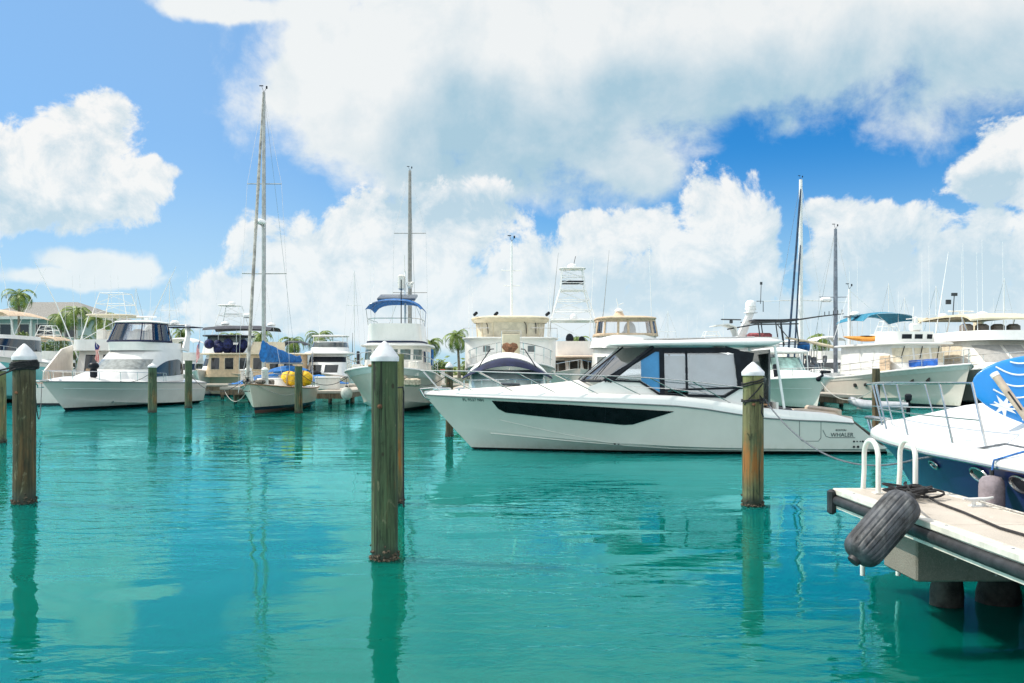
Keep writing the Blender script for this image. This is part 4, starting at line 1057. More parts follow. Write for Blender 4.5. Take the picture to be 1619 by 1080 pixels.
def shield(t, h, m, fm, hs=.0, he=1.0, a=1.35, name='windscreen'):
    b = MB(); b.sheet([[h.pt(lerp(-a, a, i / 30), lerp(hs, he, k / 3)) for k in range(4)] for i in range(31)], .01); b.build(name, m, t)
    b = MB(); b.tube([h.pt(lerp(-a, a, i / 30), he) for i in range(31)], .02, 5)
    for q in (-a, -a * .35, a * .35, a): b.tube([h.pt(q, hs), h.pt(q, he)], .018, 5)
    b.build('windscreen_frame', fm, t)
def mast(t, x, y, z0, z1, r, m, spread=(), wires=True, name='mast', top=True, fwd=None, aft=None, chain=1.5, wr=.009):
    b = MB(); b.tube([(x, y, z0), (x, y, lerp(z0, z1, .6)), (x, y, z1)], [r, r, r * .72], 10); mo = b.build(name, m, t)
    for z, w_ in spread:
        s = MB(); s.tube([(x - w_, y + .12, z + .03), (x, y, z), (x + w_, y + .12, z + .03)], .028, 6); s.build('spreader', m, mo)
    if top:
        s = MB(); s.tube([(x, y, z1), (x - .12, y, z1 + .35)], .012, 5); s.tube([(x, y, z1), (x + .15, y, z1 + .22)], .012, 5); s.box((x - .14, y, z1 + .36), (.22, .03, .05)); s.lathe((x + .16, y, z1 + .2), [(.05, 0), (.05, .14), (0, .16)], 8); s.build('masthead_gear', black, mo)
    if wires:
        for sg in (-1, 1):
            P = [(x + sg * chain, y + .1, z0 - .8)] + [(x + sg * w_, y + .12, z + .03) for z, w_ in sorted(spread)] + [(x, y, z1 - .05)]
            s = MB(); s.tube(P, wr, 4); s.build('shroud', steel, t)
            if spread:
                z, w_ = sorted(spread)[0]; s = MB(); s.tube([(x + sg * chain * .9, y - .4, z0 - .8), (x, y, z - .1)], wr, 4); s.build('shroud', steel, t)
        if aft: s = MB(); s.tube([aft, (x, y, z1)], wr, 4); s.build('backstay', steel, t)
    return mo
def boat(name, label, cat, x, y, rz=0.0, group=None): return thing(name, label, cat, (x, y, 0), R(rz), group)
def tower(t, x, y, z0, z1, w0, w1, d0, d1, m, braces=3, r=.035, name='tuna_tower'):
    b = MB(); P = {}
    for sx in (-1, 1):
        for sy in (-1, 1):
            a = Vector((x + sx * w0, y + sy * d0, z0)); c = Vector((x + sx * w1, y + sy * d1, z1)); P[sx, sy] = (a, c); b.tube([a, c], r, 6)
    for i in range(braces + 1):
        q = i / braces; L_ = [P[k][0].lerp(P[k][1], q) for k in ((-1, -1), (1, -1), (1, 1), (-1, 1))]; b.tube(L_ + [L_[0]], r * .7, 5)
        if i < braces:
            q2 = (i + 1) / braces
            for k1, k2 in (((-1, -1), (1, -1)), ((1, 1), (-1, 1))):
                b.tube([P[k1][0].lerp(P[k1][1], q), P[k2][0].lerp(P[k2][1], q2)], r * .55, 4)
    return b.build(name, m, t)
def cleatset(t, H_, us=(.06, .5)):
    b = MB()
    for u in us:
        for sg in (-1, 1):
            p = Vector((sg * (H_.bs(u) - .12), u * H_.L, H_.zs(u) + .04)); b.tube([p + Vector((0, -.12, .03)), p + Vector((0, .12, .03))], .02, 5)
    b.build('deck_cleat', steel, t)
def flag(t, base, L=1.4, w_=.75, h=.45, m=None):
    b = MB(); base = Vector(base); tip = base + Vector((.15, .5, L)); b.tube([base, tip], .015, 5); fo = b.build('flag_staff', whitep, t)
    b = MB(); rows = []
    for i in range(9):
        v = i / 8; rows.append([tip + Vector((-.02 + .05 * math.sin(v * 6 + k), .03 * math.sin(k * 2), -.03)) + Vector((.22 * v * (0.4 + .2 * k / 6), -.05 * v, -w_ * v * .9)) + Vector((-.1 * (k / 6), -.3 * k / 6, -h * .5 * k / 6)) for k in range(7)])
    b.sheet(rows, .006); return b.build('flag', m, t, ang=70)
def flagmat():
    m, t = pbsdf('striped_flag'); o = t.add('ShaderNodeTexCoord').outputs['Generated']; sp = t.add('ShaderNodeSeparateXYZ'); t.link(o, sp.inputs[0])
    s = t.m('GREATER_THAN', t.m('FRACT', t.m('MULTIPLY', t.m('ADD', sp.outputs[1], t.m('MULTIPLY', sp.outputs[0], .35)), 4.5)), .5)
    c = t.mix(s, (.62, .02, .03), (.75, .72, .70)); c = t.mix(t.m('MULTIPLY', t.m('GREATER_THAN', sp.outputs[2], .62), t.m('GREATER_THAN', sp.outputs[1], .35)), c, (.02, .03, .16))
    t.link(c, t.b.inputs['Base Color']); t.b.inputs['Roughness'].default_value = .9; return m
flm = flagmat()

# ---- 1: flybridge cruiser, left
t = boat('flybridge_cruiser', 'white flybridge cruiser with clear dark-framed bridge enclosure, nearest boat on the left', 'motor boat', X(66, 44.5), 44.5, -7)
K = Hull(14, 4.3, z=(1.62, 1.48, 1.35), rake=1.9, p=2.4, sm=.5, tw=.95, chine=(.12, .75), bcr=.88, p2=1.5, draft=.5, bflare=1.6)
K.hull(hb_, t); K.deck(gel, t, .28); K.rub(mat('grey_rubber_strake', (0.16, 0.17, 0.17), .5), t, .03)
K.rail(steel, t, h=.55, u1=.62, us=(.03, .1, .2, .3, .4, .5, .6), r=.018, inset=.15, fwd=.1)
b = MB()
for sg in (1, -1): K.line(b, [(1.2, 1.22), (4, 1.12), (9, 1.0), (13.5, .92)], sg, .004, .016)
b.build('hull_moulding', gel, t)
h = House((1.55, 2.6, 8, 1.55), (1.1, 4.6, 8, 2.12), 2.6); h.body(gel, t, 'coachroof')
h = House((1.95, 4.8, 12.6, 1.5), (1.72, 8.0, 12.4, 3.55), 3.0); h.body(gel, t)
h.wrap(mat('pale_window', (.26, .28, .27), .12, var=.2, coat=.3), t, .36, .66, -1.05, 1.05, name='front_window')
for sd_ in (1, -1):
    b = MB(); rows = []
    for i in range(21):
        v = i / 20; a = lerp(1.22, 2.15, v) * sd_; lo = .12 + .10 * v; hi = lo + .50 * math.sin(PI * (v * .92 + .04)) ** .6
        rows.append([h.pt(a, lerp(lo, hi, k / 3), .014) for k in range(4)])
    b.sheet(rows, .012); b.build('side_window', dglass, t)
b = MB(); h2 = House((1.72, 7.6, 12.3, 3.4), (1.62, 7.4, 12.4, 3.92), 3.2); h2.body(gel, t, 'bridge_coaming')
e = House((1.62, 7.5, 11.0, 3.92), (1.30, 8.1, 10.8, 5.15), 3.4)
enclosure(t, e, navy, [-2.1, -1.35, -.55, .45, 1.1, 1.55, 2.1], r=.035)
e.wrap(navy, t, 0, .10, -2.1, 2.1, off=.02, name='enclosure_hem')
slab(t, 'bimini_top', white_c, 1.38, 8.0, 11.1, 5.12, .10, 3.4, .10)
b = MB(); b.box((0, 9.0, 4.3), (1.3, .5, .7), bev=.1); b.box((.4, 9.9, 4.3), (.6, .5, 1.0), bev=.1); b.box((-.5, 9.9, 4.3), (.6, .5, 1.0), bev=.1); b.build('bridge_seating', gelw, t)
b = MB()
for sg in (-1, 1):
    b.sheet([[(sg * 1.75, 11.2, 3.5), (sg * 1.75, 12.0, 3.4)], [(sg * 1.6, 12.0, 4.5), (sg * 1.6, 12.5, 4.5)], [(sg * 1.35, 12.4, 5.2), (sg * 1.35, 13.0, 5.15)]], .10)
b.box((0, 12.7, 5.2), (2.8, .6, .10), bev=.03); b.build('radar_arch', gel, t)
radar_bar(t, (0, 10.0, 5.3), 1.2, .5); dome(t, (.5, 12.6, 5.25), .3)
b = MB(); b.box((.9, 12.9, 5.05), (2.2, 1.4, .05), 0); b.build('aft_canopy', navy, t)
for x, y, z in ((-1.2, 12.4, 5.2), (1.3, 12.5, 5.2), (1.9, 13.2, 3.4)): whip(t, (x, y, z), (x, y + .3, z + 3.6))
b = MB(); b.box((.75, 3.3, 2.02), (.34, .30, .5), bev=.06); b.ball((.75, 3.3, 2.42), (.30, .28, .22), 10, 8); b.build('searchlight', black, t)
b = MB(); b.box((0, -.05, 1.62), (.4, .8, .12), bev=.03); b.tube([(0, -.5, 1.6), (0, -.3, 1.35), (-.2, -.1, 1.3), (.2, -.1, 1.3)], .03); b.build('bow_pulpit', steel, t)
b = MB(); b.tube([K.pt(.55, .45, 1, .0) + Vector((0, 0, .02)), K.pt(.55, .45, 1, .03)], .05, 8); b.tube([K.pt(.3, -.0, 1, .0), K.pt(.3, -.0, 1, .03)], .06, 8); b.build('through_hull', steel, t)
cleatset(t, K)
rope('line from the flybridge cruiser\'s side deck to the white-capped piling before it', sag((X(238, 44), 44, Z(590, 44)), (X(190, 47), 47, Z(603, 47)), .2) , .014, rope_d)

# ---- 0: sport-fisher with tower rails, stern towards the camera
t = boat('sport_fisher', 'sport-fishing boat with tan cockpit steps and striped flag, just right of the dark roped piling', 'motor boat', -28.0, 68.5, 180)
K = Hull(15.5, 5.0, z=(2.6, 1.9, 1.35), rake=2.0, tw=.96, chine=(.15, .9))
K.hull(hb_, t); K.deck(gel, t, .2, u1=.6); K.rub(steel, t, .03)
h = House((2.1, 3.5, 11.0, 1.7), (1.8, 6.0, 10.6, 3.5), 4); h.body(gel, t); h.wrap(dglass, t, .5, .85, -1.2, 1.2, name='front_window')
h.pane(b := MB(), 'b', -1.4, -.3, .25, .85); b.build('saloon_window', dglass, t); h.pane(b := MB(), 'b', .1, .9, .0, .85); b.build('saloon_door', dglass, t)
for sg in (-1, 1):
    b = MB(); b.sheet([[(sg * 2.15, 10.0, 1.4), (sg * 2.15, 10.0, 3.9)], [(sg * 2.2, 11.5, 1.4), (sg * 2.1, 11.5, 3.6)], [(sg * 2.3, 13.4, 1.4), (sg * 2.25, 13.4, 2.1)]], .10); b.build('cockpit_wing', gelw, t)
b = MB(); b.box((0, 13.4, 1.0), (4.3, 3.8, .06)); b.build('cockpit_sole', teak, t, smooth=False)
b = MB(); b.box((-.3, 11.4, 1.4), (2.2, .7, .8), bev=.05); b.box((-.3, 10.95, 1.9), (1.9, .5, .8), bev=.05); b.build('mezzanine_steps', mat('tan_steps', (.5, .36, .24), .7, var=.2), t)
h2 = House((1.9, 5.6, 11.4, 3.5), (1.85, 5.4, 11.4, 4.25), 4); h2.body(gel, t, 'flybridge')
b = MB(); b.box((0, 8, 4.6), (1.2, .8, .8), bev=.1); b.box((.5, 9.2, 4.6), (.6, .5, .9), bev=.1); b.build('helm_chairs', gelw, t)
tower(t, 0, 8.2, 4.2, 6.0, 1.7, 1.3, 1.6, 1.2, whitep, 1, .04, 'hardtop_frame'); slab(t, 'hardtop', cream, 1.6, 6.4, 10.0, 5.95, .10, 4)
tower(t, 0, 8.2, 6.05, 7.6, 1.2, .8, 1.0, .7, whitep, 2, .03)
b = MB()
for x0, x1, dz in ((-2.0, -5.2, 6.2), (2.0, 4.4, 6.6)): b.tube([(x0, 9.5, 3.0), (lerp(x0, x1, .5), 10, 3.0 + dz * .55), (x1, 10.6, 3.0 + dz)], [.05, .035, .015], 6)
b.build('outrigger', whitep, t)
for x in (-1.4, -.9, .2, 1.2, 1.7): whip(t, (x, 10.5, 4.2), (x + .1, 10.7, 8.6), .014)
flag(t, (-1.3, 13.0, 2.5), 1.6, 1.2, .8, flm)
# ---- 0b: turquoise hull
t = boat('turquoise_sport_fisher', 'turquoise-hulled boat with tan canopy at the extreme left edge', 'motor boat', -35.6, 49.0, 2)
K = Hull(17, 5.0, z=(3.5, 3.0, 2.4), rake=2.2, chine=(.3, 1.3)); K.hull(ht_, t); K.deck(gel, t, .2); K.rub(gel, t, .06)
K.rail(steel, t, h=.7, u1=.5, r=.02)
K.band(gel, t, 'white_topside', .86, .99, .02, .99, .01)
h = House((2.0, 6, 14, 2.8), (1.8, 8, 14, 4.6), 4); h.body(gel, t); h.wrap(dglass, t, .4, .85, name='window_band')
bimini(t, 2.2, 8.0, 13.5, 6.0, tan, legs=[(.05, (8.5, 4.6)), (.95, (13, 4.6))]); whip(t, (1.5, 10, 4.6), (3.2, 11, 9.5), .02); whip(t, (2.0, 9, 4.6), (.8, 9.5, 10.2), .02)

# ---- 3: flybridge boat with tower, behind
t = boat('tower_flybridge_boat', 'distant white flybridge boat with a pale lattice tower, behind the green uncapped piling', 'motor boat', X(312, 72), 72, 0)
K = Hull(13, 4.6, z=(2.2, 1.7, 1.4)); K.hull(hb_, t); K.deck(gel, t)
h = House((1.9, 4.5, 11, 1.7), (1.75, 6, 11, 3.6), 4); h.body(gel, t); h.wrap(dglass, t, .45, .8)
h = House((2.2, 5.5, 10.5, 3.6), (2.0, 5.9, 10.3, 4.7), 3); h.body(gel, t, 'flybridge'); h = House((1.9, 6, 10, 4.7), (1.8, 6.4, 10, 5.25), 3); h.wrap(sglass, t, 0, 1, name='wind_deflector')
slab(t, 'hardtop', dgrey, 2.1, 5.9, 10.5, 5.3, .12, 4); tower(t, .3, 8, 5.4, 8.2, 1.5, .75, 1.2, .6, whitep, 3, .04); slab(t, 'tower_top', gel, .95, 7.3, 8.7, 8.2, .08, 4); dome(t, (.3, 8, 8.35), .32)
b = MB(); b.tube([(.3 + .75 * math.cos(a), 8 + .6 * math.sin(a), 8.0 - .55) for a in [2 * PI * k / 16 for k in range(17)]], .035, 5); b.build('tower_rail', whitep, t)
for x in (-1.6, 1.9): whip(t, (x, 9, 4.7), (x, 9.3, 9.8), .02)
# ---- 4: tan-windowed trawler, broadside
t = boat('tan_trawler', 'tan-cabined trawler seen broadside, with dark awning and navy canvas heaped on its roof', 'motor boat', X(338, 74) - 1.6, 74, -90)
K = Hull(13, 4.2, z=(2.3, 1.7, 1.5), p=2.6); K.hull(hull_mat('cream_hull', (.62, .55, .42), z1=.15, scum=1), t); K.deck(gelw, t)
tc_ = mat('tan_cabin_paint', (.66, .50, .32), .5, var=.1, dirt=.3)
h = House((1.75, 1.2, 9.5, 1.6), (1.65, 1.6, 9.5, 3.5), 7); h.body(tc_, t, 'cabin')
for sd_, wh in ((1, 'r'), (-1, 'l')):
    for y in (1.9, 3.1, 4.3, 5.5, 6.9, 8.1): 
        b = MB(); h.pane(b, wh, y, y + .78, .34, .86); wo_ = b.build('window', dglass, t)
        b = MB(); P = [h.pt(h.tside(yy, hh, sd_), hh, .02) for yy, hh in ((y, .34), (y + .78, .34), (y + .78, .86), (y, .86), (y, .34))]; b.tube(P, .035, 4); b.build('frame', mat('pale_frame', (.7, .62, .45), .5), wo_)
slab(t, 'cabin_roof', cream, 1.95, .8, 9.9, 3.5, .12, 7)
bimini(t, 1.7, 1.2, 7.0, 5.75, dgrey, legs=[(.04, (1.4, 3.6)), (.5, (4.1, 3.6)), (.96, (6.8, 3.6))], rise=.15)
h = House((1.4, 4.8, 7.6, 3.62), (1.35, 5.2, 7.6, 4.6), 4); h.body(cream, t, 'upper_helm')
b = MB(); rn = random.Random(2)
for i in range(9): b.ball((rn.uniform(-.2, 1.2), 1.6 + i * .33, 4.0 + rn.uniform(-.2, .45)), (.5, .42, .42), 12, 8, Matrix.Rotation(rn.uniform(0, 2), 4, 'Y'))
b.build('canvas_heap', mat('navy_blue_canvas', (.012, .02, .10), .8, var=.5, scale=6, bump=.03, bscale=6), t)
dome(t, (0, 2.6, 6.1), .35); dome(t, (0, 6.6, 6.0), .35); b = MB(); b.tube([(0, 4.2, 5.9), (0, 4.2, 7.4)], .04); b.tube([(0, 3.9, 7.1), (0, 5.0, 7.1)], .03); b.box((0, 4.5, 6.9), (.5, .6, .4), bev=.1); b.build('instrument_mast', whitep, t)
flag(t, (1.7, .6, 2.4), 2.4, 1.7, 1.0, flm)

# ---- 5: sloop with blue sail cover
D5 = 42.3; x5 = -13.0
t = boat('sloop', 'beige-hulled sloop with tall grey mast, blue sail cover and furled headsail, bow towards the camera', 'sailing boat', x5, D5, 1.0)
K = Hull(10.5, 3.3, z=(1.52, 1.22, 1.2), rake=.9, p=2.0, sm=.5, tw=.75, chine=(.18, .35), bcr=.80, p2=1.9, bflare=1.1); K.hull(hr_, t); K.deck(gelw, t, .10); K.rub(teak, t, .035)
h = House((1.0, 3.0, 7.5, 1.25), (.85, 3.5, 7.5, 1.75), 3.5); h.body(gelw, t, 'coachroof'); h.windows(dglass, t, 'r', ((4, 4.9), (5.3, 6.3)), .35, .8); h.windows(dglass, t, 'l', ((4, 4.9), (5.3, 6.3)), .35, .8)
my = 5.7; mx = X(420, D5 + my) - x5
mo = mast(t, mx, my, 1.7, Z(146, D5 + my), .115, alu, [(Z(291, D5 + my), X(447, D5 + my) - X(420, D5 + my)), (Z(433, D5 + my), X(455, D5 + my) - X(420, D5 + my))], aft=(0, 10.3, 1.3), chain=1.45)
zt = Z(148, D5 + my); b = MB(); f0_ = Vector((mx, my - .1, zt)); f1_ = Vector((X(392, D5 + .5) - x5, .45, 1.75))
rows = [f0_.lerp(f1_, i / 20) for i in range(21)]; b.tube(rows, [.035 + .05 * min(1, i / 6) + .006 * math.sin(i * 2.1) for i in range(21)], 8); b.build('furled_headsail', mat('furled_sail', (.40, .38, .34), .85, var=.3, scale=3, bump=.01, bscale=8), t)
b = MB(); b.lathe((f1_.x, f1_.y, 1.62), [(.12, 0), (.12, .03), (.05, .05), (.05, .16), (.12, .18), (.12, .21)], 14); b.build('furling_drum', black, t)
zr = Z(356, D5 + my); dome(t, (mx - .10, my - .35, zr), .33); b = MB(); b.tube([(mx, my, zr - .15), (mx - .1, my - .35, zr)], .04, 6); b.build('radome_bracket', alu, t)
b = MB(); P = [Vector((mx, my - .15 + 3.9 * i / 12, 0)) for i in range(13)]; rows = []
for i, p in enumerate(P):
    v = i / 12; top = lerp(Z(538, D5 + my), 3.05, min(1, v * 1.15) ** .8) + .03 * math.sin(i * 2.2); bot = 2.62
    rows.append([p + Vector((v * 1.15 + (.24 - .09 * v) * math.sin(a) * (.6 + .4 * (math.cos(a) < 0)), 0, (top + bot) / 2 - (top - bot) / 2 * -math.cos(a) + .0)) for a in [2 * PI * k / 14 for k in range(14)]])
b.grid(rows, True); b.f.append(tuple(range(14))); b.mi.append(0); b.f.append(tuple(12 * 14 + k for k in range(14))); b.mi.append(0); b.build('sail_cover', blue, t, ang=60)
b = MB(); b.tube([(mx, my, 2.62), (mx + 1.25, my + 4.0, 2.6)], .06, 8); b.build('boom', alu, t)
b = MB(); rows = []
for i in range(9): rows.append([(x, 7.4 + 1.8 * i / 8, 1.9 + .55 * math.sin(PI * min(1, i / 8 + .15)) * (1 - (x / 1.2) ** 2 * .5)) for x in [-1.1 + 2.2 * k / 10 for k in range(11)]])
b.sheet(rows, .02); b.build('cockpit_dodger', blue, t, ang=60)
K.rail(steel, t, h=.62, u1=.98, us=(.02, .1, .25, .42, .6, .78, .95), r=.014, inset=.1, mid=True, name='lifelines')
b = MB()
for sg in (-1, 1): b.tube([(sg * .35, 1.5, 1.45), (sg * .42, 1.2, 2.15)], .17, 12); b.ball((sg * .42, 1.2, 2.2), (.19, .19, .14), 10, 6)
b.build('pulpit_fenders', white_c, t)
b = MB(); b.tube([(0, -.35, 1.55), (0, .8, 1.62)], .06, 8); b.tube([(-.12, -.2, 1.6), (-.12, -.45, 1.35), (-.35, -.3, 1.15), (.1, -.3, 1.15)], .03, 6); b.ball((-.35, .7, 1.62), (.22, .28, .16), 10, 6); b.ball((.3, .9, 1.60), (.25, .3, .14), 10, 6); b.box((.1, 2.3, 1.55), (.9, .7, .3), bev=.06); b.build('anchor_gear', mat('grubby_deck_gear', (.20, .18, .15), .8, var=.6, scale=9, bump=.02, bscale=14), t)
b = MB(); b.tube([(1.2, 8.8, 1.2), (1.2, 8.9, 3.4)], .03, 6); b.tube([(.9, 9.6, 1.2), (1.0, 9.5, 3.2)], .02, 6); b.build('stern_posts', steel, t)
b = MB(); P = [K.pt(u, 1, 1, .02) + Vector((0, 0, -.05 - .42 * math.sin(PI * (u - .04) / .36))) for u in [.04 + .36 * i / 16 for i in range(17)]]; b.tube(P, .018, 5); b.build('hanging_line', rope_l, t)
yb = thing('yellow_bags', 'pair of bulging yellow vinyl bags lying on the sloop\'s side deck', 'bag', (x5 + 1.15, D5 + 4.7, 1.35))
for i, (cx, cy, r) in enumerate(((-.25, -.6, .42), (.30, .35, .44))):
    b = MB(); rows = []
    for k in range(13):
        q = -1 + 2 * k / 12; rr = r * math.sqrt(max(0, 1 - abs(q) ** 3.2)); rows.append([(cx + .62 * q * .75 + .02 * math.sin(a * 3), cy + rr * math.cos(a) * (1 + .07 * math.sin(a * 5 + k)), .38 + rr * .95 * math.sin(a) * (1 + .06 * math.sin(a * 4 + k * 1.3))) for a in [2 * PI * j / 20 for j in range(20)]])
    b.grid(rows, True); b.build('bag', yellow, yb, ang=70)
    b = MB(); b.tube([(cx, cy + (r + .015) * math.cos(a), .38 + (r + .0) * math.sin(a)) for a in [2 * PI * j / 20 for j in range(21)]], .022, 5); b.build('strap', teak, yb)

# ---- 6: white sports cruiser with black visor
t = boat('visor_cruiser', 'small white cruiser with black visor, far side, left of the blue-bimini trawler', 'motor boat', X(494, 70), 70, 0)
K = Hull(11, 4.0, z=(2.0, 1.6, 1.4)); K.hull(hb_, t); K.deck(gel, t)
h = House((1.8, 3.5, 9, 1.6), (1.6, 5, 9, 3.5), 3.5); h.body(gel, t); h.wrap(black, t, .68, .93, -1.3, 1.3, name='visor'); h.windows(dglass, t, 'f', ((-1.2, -.2), (.1, 1.2)), .2, .55)
slab(t, 'brow', gel, 2.1, 4.6, 8.5, 3.55, .25, 3, .15)
h = House((1.7, 5.2, 8.5, 3.8), (1.45, 5.8, 8.4, 4.75), 3); h.body(gel, t, 'flybridge'); h.wrap(sglass, t, .45, .9, name='wind_deflector')
slab(t, 'hardtop', gel, 1.6, 5.8, 8.4, 5.2, .1, 4); tower(t, 0, 7, 4.7, 5.2, 1.3, 1.3, 1, 1, whitep, 1, .04, 'hardtop_frame'); whip(t, (1.8, 8, 3.8), (1.8, 8, 5.6), .03, black); whip(t, (-1.2, 8, 5.2), (-1.4, 8, 9), .02)
# blue covered dinghies near it
for i, (px, D, lab) in enumerate(((440, 60, 'small dinghy under a crumpled royal-blue cover with a raised bow, on the sloop\'s far side'), (478, 62, 'low blue-covered inflatable tender behind the yellow bags'))):
    t = boat('covered_dinghy', lab, 'dinghy', X(px, D), D, 90 if i == 0 else -80, 'blue-covered tenders')
    K = Hull(3.3, 1.6, z=(1.5, 1.25, 1.2), rake=.4, chine=(.75, .9), draft=-.7); K.hull(gelw, t)
    b = MB(); rows = []
    for k in range(12):
        v = k / 11; yy = 3.3 * v; w_ = max(K.bs(v) + .04, .05)
        rows.append([(w_ * q, yy, K.zs(v) + .02 + (.5 * math.sin(PI * min(1, v * .8 + .25)) + .07 * math.sin(v * 19 + q * 4)) * (1 - abs(q) ** 2.2)) for q in [j / 6 - 1 for j in range(13)]])
    b.sheet(rows, .02); b.build('cover', blue, t, ang=70)
    b = MB(); b.box((0, .8, .45), (1.2, .12, .6)); b.box((0, 2.6, .45), (1.2, .12, .6)); b.build('chock', timber, t, smooth=False)
bx = thing('dock_box', 'large white fibreglass dock box on the finger pier beside the trawler', 'dock box', (X(518, 57), 57, .9)); b = MB(); b.box((0, 0, .38), (1.5, .8, .76), bev=.04); b.build('bin', gelw, bx); b = MB(); b.box((0, 0, .80), (1.6, .9, .12), bev=.04); b.build('lid', gel, bx)
bx = thing('covered_outboard_stack', 'black covered outboard bracket standing on the walkway behind the finger pier', 'outboard motor', (X(497, 66.5), 66.8, 1.1)); b = MB(); b.box((0, 0, .75), (.9, .6, .6), bev=.15); b.build('cowling', black, bx); b = MB(); b.box((0, .05, .25), (.3, .4, .5), bev=.03); b.build('leg', black, bx)

# ---- 7: bow-on trawler, blue bimini
x7, D7 = -6.55, 41.2
t = boat('trawler_yacht', 'white bow-on trawler with bright blue bimini, right behind the thickest green piling', 'motor boat', x7, D7, 0)
K = Hull(13, 4.75, z=(2.42, 1.95, 1.7), rake=1.3, p=2.5, sm=.42, tw=.9, chine=(.25, .9), bcr=.86, p2=1.8, bflare=1.5); K.hull(hw_, t); K.deck(gelw, t, .1)
K.rub(gel, t, .05); K.band(gel, t, 'bulwark_band', .80, .97, .005, .6, .02)
h = House((1.75, 5.0, 11.6, 1.75), (1.68, 5.5, 11.6, 3.5), 4.5); h.body(gelw, t)
h.windows(mat('greenish_glass', (.08, .13, .12), .08, var=.3, coat=.4), t, 'f', ((-1.55, -1.15), (-1.0, -.45), (-.3, .3), (.45, 1.0), (1.15, 1.55)), .58, .9, 'front_window'); h.windows(dglass, t, 'r', ((6.2, 7.6), (8, 9.4)), .5, .85); h.windows(dglass, t, 'l', ((6.2, 7.6), (8, 9.4)), .5, .85)
slab(t, 'brow', gel, 1.95, 5.0, 11.8, 3.5, .14, 4)
h = House((1.6, 5.7, 10, 3.62), (1.48, 5.4, 10, 4.75), 4.5); h.body(gel, t, 'flybridge'); h.wrap(navy, t, .08, .16, -1.8, 1.8, .02, 'dark_stripe')
b = MB(); P = [h.pt(a, 1) + Vector((0, 0, .28)) for a in [-2 + 4 * k / 30 for k in range(31)]]; b.tube(P, .022, 5)
for k in range(0, 31, 3): b.tube([P[k], P[k] - Vector((0, 0, .3))], .018, 4)
b.build('flybridge_rail', steel, t)
bimini(t, 1.52, 5.7, 9.0, 5.78, blue, rise=.28, drop=.25, legs=[(.02, (6.4, 4.7)), (.5, (7.4, 4.7)), (.98, (8.4, 4.7))])
b = MB(); b.box((.05, 7.3, 6.32), (2.15, 1.3, .16), bev=.03, M=Matrix.Rotation(R(14), 4, 'X')); b.build('solar_panel', mat('solar_panel', (.10, .12, .15), .25, var=.2), t)
mast(t, .32, 8.6, 4.7, 8.0, .06, whitep, [(7.3, .5)], wires=False, top=False); b = MB(); b.tube([(.42, 6.0, 4.7), (.42, 6.0, 7.2)], .03, 6); b.build('dark_staff', black, t)
b = MB(); b.tube([(.30, 8.5, 7.9), (.28, 8.5, 8.9)], .02); b.box((.1, 8.5, 7.3), (.35, .4, .9), bev=.08); b.ball((.62, 8.5, 7.1), .16); b.ball((.75, 8.4, 7.25), .09); b.build('radar_and_horns', gelw, t); b = MB()
for sg in (-1, 1): b.tube([(.32 + sg * 1.1, 9.2, 4.7), (.32, 8.6, 7.4)], .015, 4)
b.build('mast_stays', steel, t)
for x in (-1.75, -1.55, 1.6): whip(t, (x, 9, 3.7), (x - .1, 9.3, 9.0 if x < 0 else 6.4), .016)
K.rail(steel, t, h=.72, u1=.62, us=(.03, .09, .17, .27, .38, .5, .6), r=.018, inset=.1, mid=True, fwd=.15)
b = MB(); b.box((0, -.35, 2.4), (.45, 1.5, .12), bev=.03); b.tube([(0, -.95, 2.35), (0, -.75, 2.0)], .04); b.build('bow_pulpit', teak, t)
b = MB(); b.tube([(1.25, .9, 1.62), (1.9, .2, 1.50)], .13, 8); b.box((1.7, .3, 1.6), (.9, .25, .4), -.4, bev=.08); b.ball((1.2, 1.0, 1.8), (.2, .2, .14), 8, 6); b.build('stowed_anchor', mat('grubby_fender', (.42, .36, .27), .8, var=.3, scale=8), t)
b = MB(); b.box((1.5, 2.7, 2.25), (.5, .4, .8), bev=.05); b.box((-1.45, 3.0, 2.2), (.5, .5, .6), bev=.06); b.build('deck_boxes', gelw, t)
b = MB(); b.box((2.0, 7.5, 2.9), (.12, .5, .95), bev=.03); b.build('blue_hatch_cover', blue, t); b = MB(); b.box((-2.05, 6.5, 2.8), (.1, .5, .9), bev=.03); b.build('side_cloth', dgrey, t)
ball_fender('round pale ball fender hanging from the left bow of the blue-bimini trawler', W(548, 622, 42.9), .30, mat('pale_ball', (.50, .50, .45), .6, var=.15, dirt=.3), W(548, 598, 43.1))

# ---- 8: mast behind it
D8 = 72; t = boat('far_sloop', 'sloop whose grey mast rises right of the blue bimini, its hull behind the trawler', 'sailing boat', X(648, D8), D8 - 4.5, 0)
K = Hull(11, 3.4, z=(1.5, 1.2, 1.2), chine=(.2, .4)); K.hull(hb_, t); K.deck(gel, t)
h = House((1.0, 3, 8, 1.25), (.85, 3.5, 8, 1.8), 4); h.body(gel, t, 'coachroof'); mast(t, 0, 4.5, 1.5, Z(270, D8), .17, mat('dull_mast', (.30, .29, .27), .5, .3, var=.15), [(Z(369, D8), 1.35), (Z(463, D8), 1.45)], aft=(0, 10.8, 1.3), wr=.016)

